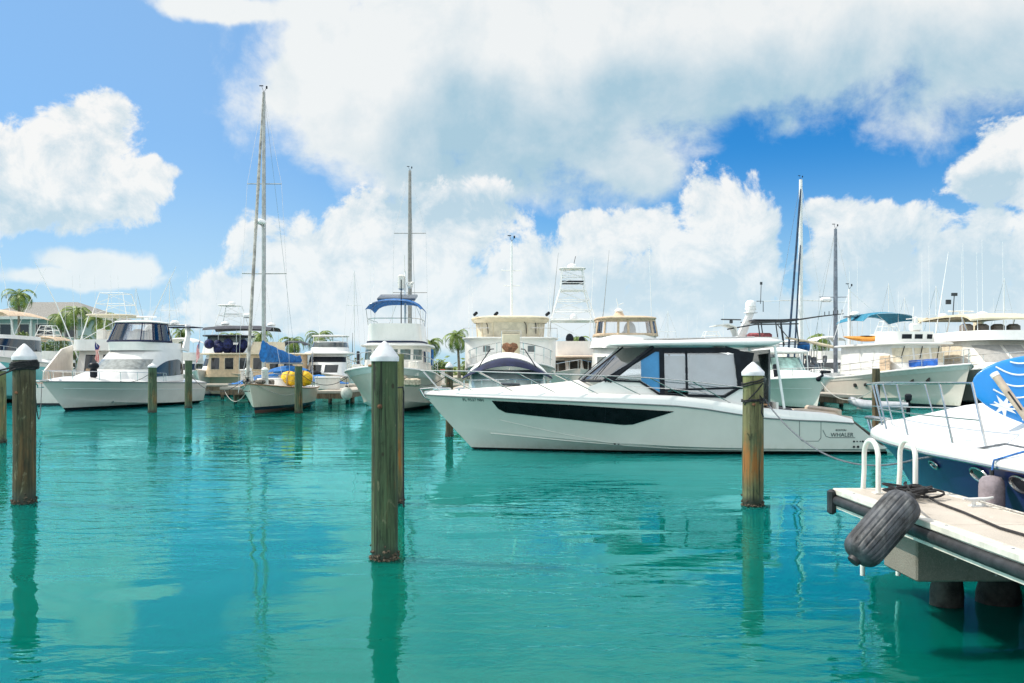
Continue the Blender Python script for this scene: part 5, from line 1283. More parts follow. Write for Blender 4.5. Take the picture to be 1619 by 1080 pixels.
# ---- 9: big cream-topped trawler
x9, D9 = -.1, 43.5
t = boat('pilothouse_trawler', 'high white trawler with a cream canvas-wrapped upper bridge, tall mast and rusty bow anchor', 'motor boat', x9, D9, 0)
K = Hull(15, 5.3, z=(2.75, 2.2, 1.9), rake=1.4, p=2.6, chine=(.3, 1.1), bcr=.88); K.hull(hb_, t); K.deck(gelw, t, .1); K.rub(gel, t, .06)
h = House((2.7, 5.2, 13, 2.1), (2.72, 5.4, 13, 4.0), 5.5); h.body(gel, t, 'wheelhouse')
h.windows(white_c, t, 'f', ((-2.3, -1.35), (-1.1, -.1), (.15, 1.1), (1.35, 2.3)), .15, .55, 'covered_window', .02)
h.windows(sglass, t, 'f', ((-1.55, -1.15), (1.0, 1.4)), .60, .78, 'small_vent', .03)
slab(t, 'boat_deck', gel, 2.85, 4.9, 13, 4.0, .08, 5)
h = House((2.0, 6.3, 11.5, 4.05), (2.08, 6.0, 11.5, 5.15), 3.6); h.body(cloth, t, 'canvas_bridge')
b = MB()
for a in (-1.25, -.75, -.28, .28, .75, 1.25): b.tube([h.pt(a, 0, .02), h.pt(a, 1, .02)], .03, 5)
b.build('canvas_battens', cream, t)
b = MB()
for a in (-.55, .15, .5): b.tube([h.pt(a, 1.0, .05), h.pt(a + .08, .7, .05), h.pt(a + .10, .25, .05)], .022, 5)
b.build('wiper', black, t)
slab(t, 'bridge_roof', cream, 2.35, 5.4, 11.8, 5.15, .16, 3.6, .14)
h2 = House((2.15, 6.1, 7.5, 4.95), (2.3, 5.7, 7.5, 5.15), 3.6); h2.body(cream, t, 'visor')
mo = mast(t, .08, 8.0, 5.3, Z(382, D9 + 8), .075, whitep, [(Z(428, D9 + 8), .65), (Z(452, D9 + 8), .5)], wires=False)
for x in (-2.1, -.9, 2.1): b = MB(); b.tube([(x, 6.2, 5.4), (x + .15, 6.0, 5.52)], .09, 8); b.build('horn', black, t)
K.rail(steel, t, h=.95, u1=.5, us=(.02, .07, .14, .22, .32, .42), r=.02, inset=.1, mid=True, fwd=.1)
b = MB(); b.box((0, -.3, 2.95), (.9, 1.6, .14), bev=.04); b.box((.05, -.2, 3.5), (.9, .12, 1.1), bev=.05); b.build('anchor_pulpit', cream, t)
b = MB(); b.tube([(-.42, -.95, 3.0), (-.42, -.95, 4.15), (.55, -.95, 4.15), (.55, -.95, 3.0)], .02, 5); b.build('pulpit_frame', steel, t)
an = MB(); an.sheet([[(-.34, -1.1, 3.48), (-.40, -1.2, 3.30), (-.2, -1.25, 3.08), (0, -1.3, 2.92)], [(-.14, -1.12, 3.54), (-.12, -1.28, 3.32), (-.06, -1.28, 3.1), (.0, -1.32, 2.93)], [(0, -1.12, 3.46), (0, -1.3, 3.30), (0, -1.3, 3.1), (.01, -1.33, 2.93)], [(.14, -1.12, 3.54), (.12, -1.28, 3.32), (.06, -1.28, 3.1), (.02, -1.32, 2.93)], [(.34, -1.1, 3.48), (.40, -1.2, 3.30), (.2, -1.25, 3.08), (.02, -1.3, 2.92)]], .08); an.tube([(0, -1.2, 3.1), (0, -.6, 3.3)], .06); an.build('anchor', rustm, t)
for x in (-2.5, -2.3, 2.45, 2.3): whip(t, (x, 8, 4.0), (x, 8, 5.0 + abs(x)), .016)
b = MB(); 
for sg in (-1, 1): b.tube([(sg * 2.7, 5.6, 4.05), (sg * 2.7, 5.6, 4.6), (sg * 1.2, 5.0, 4.6)], .018, 5)
b.build('deck_rail', steel, t)

# ---- 10: express cruiser with navy visor, right behind the foredeck
x10, D10 = -.20, 31.2
t = boat('express_cruiser', 'express cruiser with arched navy visor, close behind the long cruiser\'s foredeck', 'motor boat', x10, D10, 0)
K = Hull(10.5, 3.9, z=(1.35, 1.25, 1.15), rake=1.4, p=2.4); K.hull(hb_, t); K.deck(gel, t, .15); K.rail(steel, t, h=.5, u1=.45, us=(.05, .15, .28, .4), r=.014)
h = House((1.75, 4.2, 9, 1.3), (1.6, 5.6, 9, 2.2), 2.4); 
gsh = mat('aqua_windscreen', (.50, .60, .57), .25, var=.25, scale=1, coat=.4); h.body(gsh, t, 'windscreen')
b = MB(); b.tube([h.pt(a, 0, .02) for a in [-1.6 + 3.2 * k / 30 for k in range(31)]], .05, 6); b.build('windscreen_gasket', black, t)
b = MB(); rows = []
for i in range(31):
    q = i / 15 - 1; x = 1.92 * q; zc = 1.90 + .76 * (1 - abs(q) ** 1.9); zl = 1.82 + .54 * (1 - abs(q) ** 1.9); yy = 5.35 - .9 * (1 - abs(q) ** 2.2)
    rows.append([(x, yy - .12, zl), (x * .99, yy, (zl + zc) / 2 + .03), (x * .96, yy + .35, zc), (x * .9, yy + 1.6, zc + .05)])
b.sheet(rows, .03); b.build('navy_visor', navy, t, ang=60)
b = MB(); rows = []
for i in range(25):
    q = i / 12 - 1; rows.append([(1.75 * q, 6.2, 2.02 + .72 * (1 - abs(q) ** 2)), (1.6 * q, 7.0, 2.25 + .72 * (1 - abs(q) ** 2)), (1.5 * q, 8.6, 2.1 + .5 * (1 - abs(q) ** 2))])
b.sheet(rows, .04); b.build('white_bridge_cover', white_c, t, ang=60)
b = MB(); 
for sg in (-1, 1): b.tube([(sg * 1.3, 4.9, 2.2), (sg * .75, 6.0, 3.1), (sg * .6, 6.2, 3.12)], .025, 5)
b.build('windscreen_stay', black, t)

# ---- 11: tuna-tower sport-fisher
x11, D11 = X(912, 60), 57
t = boat('tuna_tower_boat', 'white sport-fishing boat under a tall tapering tuna tower topped by a radome', 'motor boat', x11, D11, 0)
K = Hull(14, 4.9, z=(2.3, 1.7, 1.3)); K.hull(hb_, t); K.deck(gel, t, .2); K.rail(steel, t, h=.6, u1=.4, r=.02)
h = House((1.95, 3.6, 10.4, 1.7), (1.75, 5.5, 10.4, 3.1), 4); h.body(gel, t); h.windows(dglass, t, 'f', ((-1.45, -.7), (-.45, .35), (.6, 1.4)), .2, .85, 'front_window'); slab(t, 'brow', mat('peach_trim', (.72, .56, .44), .5), 2.0, 3.2, 10.6, 3.1, .12, 4)
h = House((1.75, 5.2, 10, 3.25), (1.7, 5.0, 10, 4.3), 4); h.body(gel, t, 'flybridge')
tower(t, 0, 7.5, 4.2, 6.0, 1.85, 1.75, 1.6, 1.5, whitep, 1, .04, 'hardtop_frame'); slab(t, 'hardtop', gel, 1.9, 5.8, 9.2, 5.85, .08, 4)
tower(t, 0, 7.5, 5.9, 8.2, 1.65, .95, 1.3, .7, whitep, 3, .06); b = MB(); b.box((0, 7.5, 8.2), (2.0, 1.5, .08)); b.build('crows_nest_floor', whitep, t); tower(t, 0, 7.5, 8.2, 9.8, .92, .78, .7, .6, whitep, 3, .045, 'crows_nest'); b = MB(); b.box((0, 6.9, 8.75), (1.6, .1, .28)); b.build('nest_pad', black, t)
slab(t, 'tower_top', gel, 1.0, 6.7, 8.3, 9.8, .08, 4); dome(t, (0, 7.5, 9.9), .38); b = MB(); b.tube([(.1, 7.5, 10.15), (.25, 7.5, 10.8)], .02); b.build('wind_vane', black, t); dome(t, (0, 6.4, 5.95), .32, h=1.4)
for x0, x1, zt_ in ((-1.9, -1.0, 11.2), (2.0, 2.9, 11.4)): b = MB(); b.tube([(x0, 8, 3.2), (lerp(x0, x1, .5), 8, 7), (x1, 8.5, zt_)], [.04, .03, .012], 6); b.build('outrigger', alu, t)
b = MB(); b.ball((-.3, 6, 4.5), (.3, .3, .4), 10, 6); b.ball((.6, 6, 4.4), (.25, .3, .3), 10, 6); b.build('dark_helm_covers', black, t)
# ---- 12: peach enclosure boat
x12, D12 = X(992, 48), 42.0
t = boat('peach_canopy_boat', 'white boat with a peach canvas bridge enclosure, seen over the long cruiser\'s windscreen', 'motor boat', x12, D12, 0)
K = Hull(12.5, 4.4, z=(2.0, 1.6, 1.4)); K.hull(hb_, t); K.deck(gel, t, .2)
h = House((1.9, 3.0, 10.4, 1.6), (1.7, 5.4, 10.4, 3.5), 3.2); h.body(gel, t); h.wrap(sglass, t, .35, .7, -1.2, 1.2)
h = House((1.95, 4.8, 10, 3.45), (1.75, 5.4, 10, 4.15), 3.2); h.body(gel, t, 'flybridge')
e = House((1.75, 5.5, 8.8, 4.1), (1.6, 5.8, 8.8, 5.1), 4.2); enclosure(t, e, tan, [-2.2, -1.3, -.62, -.1, .0, .66, 1.3, 1.75, 2.2], r=.07)
e.wrap(tan, t, 0, .16, -2.2, 2.2, off=.03, name='canvas_hem'); e.wrap(tan, t, .84, 1, -2.2, 2.2, off=.03, name='canvas_valance'); slab(t, 'canvas_top', tan, 1.72, 5.5, 9, 5.06, .12, 4, .12)
b = MB(); b.lathe((-.35, 7, 5.2), [(.45, 0), (.32, .12), (.22, .3), (0, .34)], 16); b.build('canvas_boot', tan, t); dome(t, (-.35, 7, 5.52), .24); b = MB(); b.tube([(-.35, 7, 5.6), (-.5, 7, 6.3)], .02); b.tube([(-.45, 7, 5.9), (-.1, 7, 6.05)], .02); b.build('light_mast', whitep, t)
b = MB(); b.ball((.2, 6.5, 4.45), (.35, .3, .5), 12, 8); b.box((.2, 6.8, 4.2), (.8, .5, .5), bev=.1); b.build('helm_seat', white_c, t)
whip(t, (1.9, 9, 3.5), (1.7, 9, 9.8), .02); whip(t, (-1.9, 9, 3.5), (-1.6, 9, 8.9), .02)

# ---- 13: convertible with dark half tower
x13, D13 = X(1190, 62), 57
t = boat('dark_tower_convertible', 'sport-fisher with dark pipework half tower and fat white radar pylon', 'motor boat', x13, D13, 0)
K = Hull(14, 5.2, z=(2.4, 1.8, 1.5)); K.hull(hb_, t); K.deck(gel, t, .2)
h = House((2.3, 3.5, 11, 1.7), (2.1, 5.5, 11, 3.9), 4); h.body(gel, t); h.wrap(sglass, t, .4, .75)
h = House((2.4, 5.0, 10.6, 3.9), (2.3, 5.0, 10.6, 4.6), 4); h.body(gel, t, 'flybridge')
pipe = mat('dark_pipe', (.05, .055, .06), .4, .5, var=.2)
b = MB(); rows = [[(-2.6, 5.2, 5.45), (-2.6, 7.4, 5.45)], [(-1.7, 5.2, 5.55), (-1.7, 7.4, 5.55)], [(-1.1, 5.4, 5.35), (-1.1, 7.2, 5.35)], [(-.9, 5.6, 4.7), (-.9, 7, 4.7)]]; b.sheet(rows, .08); b.build('white_wing_top', white_c, t)
b = MB(); b.prism([(-.55, 4.6), (.05, 4.6), (.75, 6.5), (.35, 6.5)], lambda x, z: Vector((x, 7.2, z)), lambda x, z: Vector((x, 7.9, z))); b.build('radar_pylon', gel, t); b = MB(); b.lathe((.55, 7.5, 6.5), [(.5, 0), (.5, .06), (.34, .08), (.34, .2), (.42, .24), (.42, .40), (.34, .44), (.4, .48), (.37, .8), (.24, .94), (0, 1.0)], 20); b.build('radar_stack', whitep, t)
radar_bar(t, (-1.0, 7.2, 5.7), 1.7, .3, pipe)
b = MB(); b.tube([(.4, 5.8, 5.8), (3.6, 5.8, 5.95)], .05); b.tube([(.4, 9.4, 5.8), (3.6, 9.4, 5.95)], .05); b.tube([(-1.6, 6, 5.2), (.4, 5.8, 5.55), (3.6, 5.8, 5.6)], .05)
for x, y in ((.6, 5.8), (1.9, 5.8), (2.3, 5.8), (3.4, 5.8), (3.4, 9.4), (1.9, 9.4), (.6, 9.4)): b.tube([(x, y, 5.85), (x + .25, y, 4.0)], .045, 6)
for z in (4.1, 4.25): b.tube([(-.4, 5.4, z), (1.6, 5.8, z), (4.2, 5.4, z)], .035)
b.tube([(2.0, 5.8, 5.6), (2.9, 5.8, 4.5)], .035); b.build('pipe_tower', pipe, t)
b = MB(); b.box((2.0, 7.6, 5.9), (3.4, 3.8, .06)); b.build('soft_top', dgrey, t)
b = MB(); b.tube([(3.2, 6, 5.85), (5.2, 6, 6.15), (7.0, 6, 6.35)], [.06, .05, .03])
for k in range(5): b.tube([(5.6 + .32 * k, 6, 6.18 + .04 * k), (5.6 + .32 * k, 6, 6.5 + .04 * k)], .03, 5)
b.build('lowered_outrigger', pipe, t)
b = MB(); b.box((.9, 6.4, 4.7), (1.8, .5, .5), bev=.12); b.build('red_cushions', mat('faded_red', (.30, .08, .09), .8, var=.4, scale=5), t)
b = MB(); b.tube([(1.0, 7.5, 7.4), (1.5, 7.5, 7.4), (1.5, 7.5, 6.6)], .03); b.tube([(1.3, 7.5, 7.2), (1.35, 7.5, 8.7)], .025); b.box((1.35, 7.5, 8.75), (.16, .1, .2)); b.build('aerial_bracket', pipe, t)
# ---- 14: express bow
x14, D14 = X(1302, 45.2), 45.2
t = boat('fishing_express', 'open express boat with aqua windscreen, bow just right of the yellow-green piling', 'motor boat', x14, D14, 4)
K = Hull(11.5, 3.9, z=(1.85, 1.62, 1.45), rake=.9, p=2.7, sm=.42, chine=(.2, .7), bcr=.9, bflare=1.3); K.hull(hb_, t); K.deck(gel, t, .28); K.rub(gel, t, .05, dz=-.03)
K.rail(steel, t, h=.5, u1=.6, us=(.03, .12, .25, .4, .55), r=.016)
b = MB()
for sg in (1, -1): K.line(b, [(.8, 1.2), (4, 1.15), (9, 1.1)], sg, .004, .014)
b.build('hull_moulding', gel, t)
h = House((1.45, 2.2, 7, 1.75), (1.1, 3.6, 7, 2.2), 2.6); h.body(gel, t, 'coachroof')
h = House((1.45, 4.4, 8.5, 2.05), (1.25, 5.2, 8.3, 2.95), 2.8); shield(t, h, mat('aqua_glass', (.42, .62, .56), .1, var=.4, scale=1.4, coat=.4), black, 0, 1, 1.7)
slab(t, 'hardtop', white_c, 1.6, 4.6, 8.3, 3.2, .14, 3, .22)
tower(t, 0, 6.6, 1.8, 3.25, 1.4, 1.35, 1.4, 1.3, whitep, 1, .035, 'hardtop_frame')
b = MB(); b.box((-.9, 7, 2.2), (.5, .5, .9), bev=.1); b.box((.5, 7.2, 2.2), (.6, .5, .9), bev=.1); b.build('helm_seats', black, t)
b = MB(); b.tube([(.02, .25, 2.15), (-.05, .0, 1.9), (-.3, .1, 1.75)], .07, 8); b.ball((-.25, .05, 1.72), .14, 10, 8); b.box((.15, .1, 2.1), (.55, .2, .14), bev=.04); b.build('anchor', black, t)
b = MB(); b.tube([(-1.4, 3.0, 1.8), (-1.4, 3.2, 2.5)], .13, 10); b.build('deck_fender', black, t)

# ---- 15: the two masts right of the hardtop
D15 = 78; t = boat('white_masted_ketch', 'white sailing boat with the taller white mast and dark furled sails at the right', 'sailing boat', X(1262, D15) - 1.6, D15 - 5, 0)
K = Hull(13, 3.8, z=(1.6, 1.3, 1.3), chine=(.2, .4)); K.hull(hb_, t); K.deck(gel, t); h = House((1.1, 3, 9, 1.4), (.95, 3.5, 9, 1.95), 4); h.body(gel, t, 'coachroof')
mx = X(1266, D15) - t.location.x; mo = mast(t, mx, 5, 1.5, Z(284, D15), .20, whitep, [(Z(475, D15), 1.9)], aft=(mx + 2.6, 12.5, 1.3), wr=.016, chain=2.2)
fm_ = mat('dark_furled_sail', (.02, .05, .10), .8, var=.3)
b = MB(); a_, c_ = Vector((mx - .1, 4.7, Z(300, D15))), Vector((X(1239, D15 - 2) - t.location.x, 2.2, 1.7)); b.tube([a_.lerp(c_, k / 12) for k in range(13)], [.06] + [.10] * 12, 8); b.build('furled_headsail', fm_, t)
b = MB(); a_, c_ = Vector((mx - .1, 4.8, Z(388, D15))), Vector((X(1251, D15 - 1) - t.location.x, 3.4, 1.7)); b.tube([a_.lerp(c_, k / 12) for k in range(13)], [.04] + [.08] * 12, 8); b.build('furled_staysail', fm_, t)
b = MB(); b.tube([(X(1208, D15) - t.location.x, 5.2, Z(476, D15)), (mx, 5, Z(475, D15)), (X(1345, D15) - t.location.x, 5.2, Z(478, D15))], .03, 5); b.build('long_spreader', whitep, mo)
D16 = 64; t = boat('grey_masted_sloop', 'sloop with thick shorter grey mast and long pale boom, left of the kayak-topped trawler', 'sailing boat', X(1321, D16), D16 - 4.5, 0)
K = Hull(11, 3.5, z=(1.6, 1.3, 1.3), chine=(.2, .4)); K.hull(hb_, t); K.deck(gel, t); h = House((1.1, 3, 8, 1.4), (.95, 3.5, 8, 2.0), 4); h.body(gel, t, 'coachroof')
mast(t, 0, 4.5, 1.5, Z(362, D16), .155, mat('blue_grey_mast', (.20, .22, .26), .4, .4, var=.2), [(Z(470, D16), 1.2)], aft=(0, 10.8, 1.3), wr=.014)
b = MB(); b.tube([(0, 4.7, 3.9), (-1.9, 5.0, 4.35), (-3.5, 5.3, 4.65)], [.12, .11, .06], 8); b.build('boom', cream, t); b = MB(); b.box((-.75, 4.4, Z(474, D16)), (.8, .4, .35), bev=.1); b.build('radar_pod', whitep, t)
b = MB(); b.ball((X(1285, D16) - t.location.x, 6.5, 4.0), (.50, .4, .52), 16, 10); b.build('blue_sail_bag', blue, t)
b = MB(); rn = random.Random(8)
for k in range(14): 
    x = rn.uniform(-2.4, -.2); b.box((x, rn.uniform(5, 8), rn.uniform(2.2, 3.3)), (rn.uniform(.2, .5), .4, rn.uniform(.2, .7)), bev=.05); b.tube([(x, 6, 1.5), (x, 6, 3.8)], .02, 4)
b.build('stern_gear', mat('cluttered_gear', (.12, .13, .15), .7, var=.9, scale=3), t)

# ---- 16: trawler with covered windows and kayak
x16, D16b = X(1528, 48), 47.6
t = boat('kayak_trawler', 'white trawler with blanked cabin windows, an orange kayak and teal bimini on its roof', 'motor boat', x16, D16b, 4)
K = Hull(14.5, 4.7, z=(2.55, 1.95, 1.6), rake=1.0, p=2.4, sm=.45, chine=(.3, .9), bcr=.86); K.hull(hw_, t); K.deck(gelw, t, .1); K.rub(gel, t, .06); K.band(gelw, t, 'bulwark_band', .82, .97, .005, .95, .02)
for u in (.16, .24, .36, .45, .55, .64):
    for sg in (1, -1):
        p = K.pt(u, .58, sg, .01); b = MB(); b.box(p, (.05, .42, .24), bev=.02); b.build('porthole', dglass, t)
K.rail(steel, t, h=.8, u1=.8, us=(.02, .08, .16, .25, .35, .45, .56, .67, .78), r=.02, inset=.1, mid=True)
h = House((1.9, 4.6, 13, 1.9), (1.8, 5.0, 13, 3.75), 5); h.body(gel, t)
h.windows(cloth, t, 'f', ((-1.6, -.62), (-.48, .45), (.6, 1.6)), .42, .9, 'covered_window', .02); h.windows(white_c, t, 'l', ((5.6, 7.0), (7.3, 8.8), (9.2, 10.8)), .42, .88, 'covered_window', .02); h.windows(white_c, t, 'r', ((5.6, 7.0), (7.3, 8.8)), .42, .88, 'covered_window', .02)
b = MB()
for x in (-1.2, -.1, 1.0): b.tube([h.pt(h.tfront(x + .15, .95), .95, .05), h.pt(h.tfront(x - .1, .55), .55, .05)], .025, 5)
b.build('wiper', black, t)
b = MB(); b.box((-2.0, 5.6, 2.5), (.1, 1.2, 1.2), bev=.03); b.build('tan_weather_cloth', tan, t)
slab(t, 'boat_deck', gel, 2.25, 4.2, 13.4, 3.75, .14, 5)
h = House((1.5, 5.6, 8.5, 3.9), (1.45, 5.5, 8.5, 4.6), 4); h.body(gel, t, 'flybridge'); h.windows(black, t, 'f', ((-.9, -.3), (-.1, .4), (.7, 1.1)), .35, .75, 'deck_locker')
b = MB(); b.box((.3, 6.2, 4.9), (.7, .4, .5), bev=.08); b.box((.3, 6.2, 5.3), (.25, .25, .5), bev=.05); b.tube([(.1, 6.2, 5.0), (.2, 6.2, 6.2)], .03); b.tube([(-.3, 6.2, 5.4), (.7, 6.2, 5.5)], .03); b.build('searchlight_mount', gel, t)
mast(t, X(1356, 58) - x16 - .0, 10.2, 3.9, Z(458, 58), .11, whitep, [], wires=False); bx_ = X(1356, 58) - x16; dome(t, (bx_ + .3, 10, Z(500, 58)), .34); b = MB(); b.box((bx_ + .2, 10, Z(502, 58)), (1.3, .3, .06)); b.build('radar_platform', pipe, t)
bimini(t, 1.9, 8.6, 12.6, 5.65, teal, rise=.3, drop=.25, legs=[(.03, (9, 3.9)), (.97, (12.2, 3.9))], fm=whitep)
for sg, zt_ in ((1, 9.5), (-1, 8.2)): b = MB(); b.tube([(bx_, 10.2, Z(460, 58)), (bx_ + sg * 3.3 * (1 if sg > 0 else .5), 9, 4.2)], .02, 4); b.build('mast_stay', whitep, t)
for x, y, zt_ in ((1.2, 7, 9.6), (-1.7, 11, 9.4), (.7, 9, 7.4), (-.4, 12.5, 9.9)): whip(t, (x, y, 3.9), (x + .1, y + .2, zt_), .018)
ky = thing('kayak', 'orange kayak lying on the roof of the trawler with blanked windows', 'kayak', (X(1372, 56), 56, 4.02), R(62)); b = MB(); rows = []
for k in range(17):
    v = k / 16; r_ = .33 * math.sin(PI * v) ** .6; rows.append([(r_ * math.cos(a), 3.1 * v - 1.55, .22 + .18 * (2 * v - 1) ** 2 + r_ * .55 * math.sin(a)) for a in [2 * PI * j / 14 for j in range(14)]])
b.grid(rows, True); b.build('hull', orange, ky); b = MB(); b.lathe((0, 0, .38), [(.24, 0), (.27, .03), (.24, .05)], 18, None, 1, 1.8); b.build('cockpit_rim', black, ky)
ld = thing('blue_banner', 'long blue cloth lashed to the bow rail of the trawler with blanked windows', 'banner', (X(1440, 51.5), 51.5, 0)); b = MB()
a_, c_ = W(1403, 580, 54), W(1482, 575, 50.2); rows = []
for k in range(17):
    p = a_.lerp(c_, k / 16) - ld.location; rows.append([p + Vector((.02 * math.sin(k * 1.3), 0, dz)) for dz in (.30, .1, -.1 + .02 * math.sin(k * 2))])
b.sheet(rows, .02); b.build('cloth', mat('royal_blue_cloth', (.01, .10, .42), .7, var=.25, scale=3), ld, ang=70)
# ---- dinghies on the water there
t = boat('inflatable_dinghy', 'pale grey inflatable dinghy floating below the blanked-window trawler', 'dinghy', X(1352, 46), 46, -115)
b = MB(); P = [(-.62, 2.6, .38), (-.66, 1.2, .30), (-.55, .4, .36), (-.25, -.05, .50), (0, -.18, .56), (.25, -.05, .50), (.55, .4, .36), (.66, 1.2, .30), (.62, 2.6, .38)]; b.tube(P, [.12, .22, .22, .21, .2, .21, .22, .22, .12], 14); b.build('tube', mat('hypalon_grey', (.42, .43, .46), .6, var=.12, dirt=.2), t); b = MB(); b.box((0, 1.3, .15), (1.1, 2.4, .08)); b.box((0, 2.35, .4), (1.1, .08, .4)); b.box((0, 1.2, .45), (1.2, .25, .05)); b.build('floor', grey_c, t)
b = MB(); b.box((0, 2.6, .75), (.3, .35, .4), bev=.08); b.box((0, 2.6, .3), (.12, .2, .6)); b.build('outboard', black, t)
# ---- 17: right edge cruiser
x17, D17 = 30.3, 44
t = boat('hardtop_motor_yacht', 'large white motor yacht with curved tan-lined hardtop, furthest right and cut by the photo\'s edge', 'motor boat', x17, D17, 1)
K = Hull(17, 5.4, z=(2.6, 2.2, 1.8), rake=2.0, chine=(.2, .9)); K.hull(hull_mat('plain_grey_hull', (.60, .60, .57), z1=.2, scum=.6), t); K.deck(gel, t, .2); K.rub(gel, t, .06)  # hull is one plain pale grey above the boot stripe
for u in (.3, .4, .52, .64):
    p = K.pt(u, .55, -1, .01); b = MB(); b.box(p, (.05, .5, .26), bev=.02); b.build('porthole', dglass, t)
K.rail(steel, t, h=.8, u1=.7, us=(.02, .08, .16, .26, .37, .48, .6), r=.02, mid=True)
h = House((2.3, 5.5, 15.5, 2.1), (2.1, 8.0, 15.5, 4.0), 4); h.body(gelw, t); h.windows(cloth, t, 'l', ((9.2, 10.4), (10.6, 12.4)), .35, .85, 'covered_window', .02); h.windows(grey_c, t, 'f', ((-1.9, -.7), (-.5, .6), (.8, 1.9)), .3, .85, 'covered_window', .02)
h = House((2.4, 7.0, 15, 4.0), (2.3, 7.2, 15, 4.6), 4); h.body(gel, t, 'flybridge')
b = MB(); rows = []
for i in range(17):
    v = i / 16; y = 8 + 7.0 * v; zz = 5.6 - .9 * max(0, .10 - v) * 3 + .12 * math.sin(PI * v)
    rows.append([(x, y, zz - .10 * (abs(x) / 2.2) ** 4) for x in [-2.2 + 4.4 * k / 10 for k in range(11)]])
b.sheet(rows, .12); b.build('hardtop', cream, t, ang=50)
b = MB(); b.box((0, 11.8, 5.50), (3.9, 5.5, .04)); b.build('tan_headliner', mat('olive_tan_lining', (.30, .26, .17), .8), t)
for sg in (-1, 1):
    b = MB(); b.sheet([[(sg * 2.2, 14.0, 3.2), (sg * 2.2, 15.4, 3.2)], [(sg * 2.2, 14.6, 4.6), (sg * 2.2, 15.6, 4.6)], [(sg * 2.15, 14.3, 5.45), (sg * 2.15, 15.4, 5.5)], [(sg * 2.1, 13.4, 5.7), (sg * 2.1, 14.6, 5.72)]], .12); b.build('arch_leg', cream, t)
    b = MB(); b.tube([(sg * 2.1, 8.6, 4.6), (sg * 2.1, 9.3, 5.6)], .06, 6); b.tube([(sg * 2.1, 11, 4.6), (sg * 2.1, 10.6, 5.6)], .04, 6); b.build('top_strut', steel, t)
radar_bar(t, (-.3, 12.6, 5.8), 1.8, .1); dome(t, (.9, 12.2, 5.7), .4); dome(t, (-1.3, 13, 5.72), .3)
b = MB(); b.tube([(-.9, 12.5, 5.7), (-.8, 12.5, 7.2)], .03); b.box((-.8, 12.5, 7.2), (.35, .15, .2)); b.box((-1.2, 12.5, 6.7), (.3, .15, .3)); b.build('instrument_mast', pipe, t)
b = MB(); 
for k in range(4): b.box((-1.5 + k, 9.8, 4.8), (.7, .6, .6), bev=.12)
b.build('bridge_seats', mat('brown_grey_seat', (.22, .19, .17), .7), t)
for x, y, zt_ in ((-2.2, 13, 10.5), (-2.2, 9, 9.6), (-1.8, 8, 9.4), (-1.0, 11, 10.4), (.4, 9, 10.2), (1.4, 13, 11)): whip(t, (x, y, 4.6), (x + .05, y + .2, zt_), .016)
b = MB(); b.tube([(-2.3, 12, 4.6), (-1.2, 12.5, 10)], [.04, .015], 5); b.build('outrigger', whitep, t)
b = MB(); b.box((0, .4, 2.85), (1.0, 1.2, .3), bev=.1); b.tube([(0, -.9, 2.6), (0, .2, 2.75)], .12, 8); b.build('bow_windlass', mat('weathered_bow_gear', (.22, .20, .14), .8, var=.6, scale=5), t)

# bow lines of the moored boats
for lab, a_, c_, s_, m_ in (
    ("dark line from the blue-bimini trawler's left bow to the piling by the yellow bags", W(550, 596, 42.5), W(474, 590, 42.8), .5, rope_d),
    ("dark bow line from the sloop's pulpit to the uncapped piling left of it", W(386, 600, 42.8), W(300, 592, 48.5), .8, rope_d),
    ("pale line drooping from the sloop's bow towards the finger pier", W(398, 604, 43.5), W(352, 611, 57), 1.0, rope_l),
    ("dark line from the blue-bimini trawler's right bow to the dark capped piling", W(655, 603, 43.5), W(708, 592, 31.5), .3, rope_d),
    ("pale line from the aqua-windscreen boat's bow to the weathered piling", W(1298, 604, 44.8), W(1388, 610, 30), .7, rope_l),
    ("dark line from the flybridge cruiser's bow to the roped dark piling", W(66, 606, 43.8), W(52, 582, 14.2), 1.3, rope_d)):
    rope(lab, sag(a_, c_, s_), .016, m_)
# ------------------------------------------------------------------ more masts and aerials far off
def far_yacht(label, px, D, s=1.0, top=None, tw_=0.0, rz=0):
    t = boat('far_motor_yacht', label, 'motor boat', X(px, D), D, rz, 'motor yachts on the far side of the walkway')
    K = Hull(11 * s, 3.9 * s, z=(1.9 * s, 1.5 * s, 1.3 * s)); K.hull(hb_, t); K.deck(gel, t)
    h = House((1.7 * s, 3, 9 * s, 1.5 * s), (1.5 * s, 4.6, 9 * s, 3.0 * s), 3.4); h.body(gel, t); h.wrap(dglass, t, .4, .8)
    h = House((1.6 * s, 4.6, 8 * s, 3.0 * s), (1.5 * s, 4.8, 8 * s, 3.8 * s), 3.4); h.body(gelw, t, 'flybridge')
    bimini(t, 1.4 * s, 5, 8 * s, 4.9 * s, top or white_c, legs=[(.05, (5.2, 3.6 * s)), (.95, (7.8 * s, 3.6 * s))])
    if tw_: tower(t, 0, 6.5, 4.9 * s, 4.9 * s + tw_, 1.1, .6, .9, .5, whitep, 3, .04)
    for x, q in ((-1.4, 4.5), (1.3, 5.5), (.3, 3.5)): whip(t, (x * s, 7, 3.4 * s), (x * s + .1, 7, 3.4 * s + q), .02)
    return t
far_yacht('far white motor yacht whose top shows just right of the left cruiser', 250, 82, 1.05)
far_yacht('far motor yacht with dark bimini seen between the sloop\'s mast and the black-visored cruiser', 440, 84, 1.0, dgrey)
far_yacht('far motor yacht at the very left behind the turquoise boat', 20, 84, 1.1, tan, 1.5)
far_yacht('far motor yacht behind the two masts at the right', 1285, 88, 1.05)
far_yacht('far motor yacht with a small lattice tower behind the kayak trawler', 1450, 82, 1.15, white_c, 1.6)
far_yacht('far motor yacht showing between the kayak trawler and the furthest right yacht', 1545, 86, 1.2, teal)
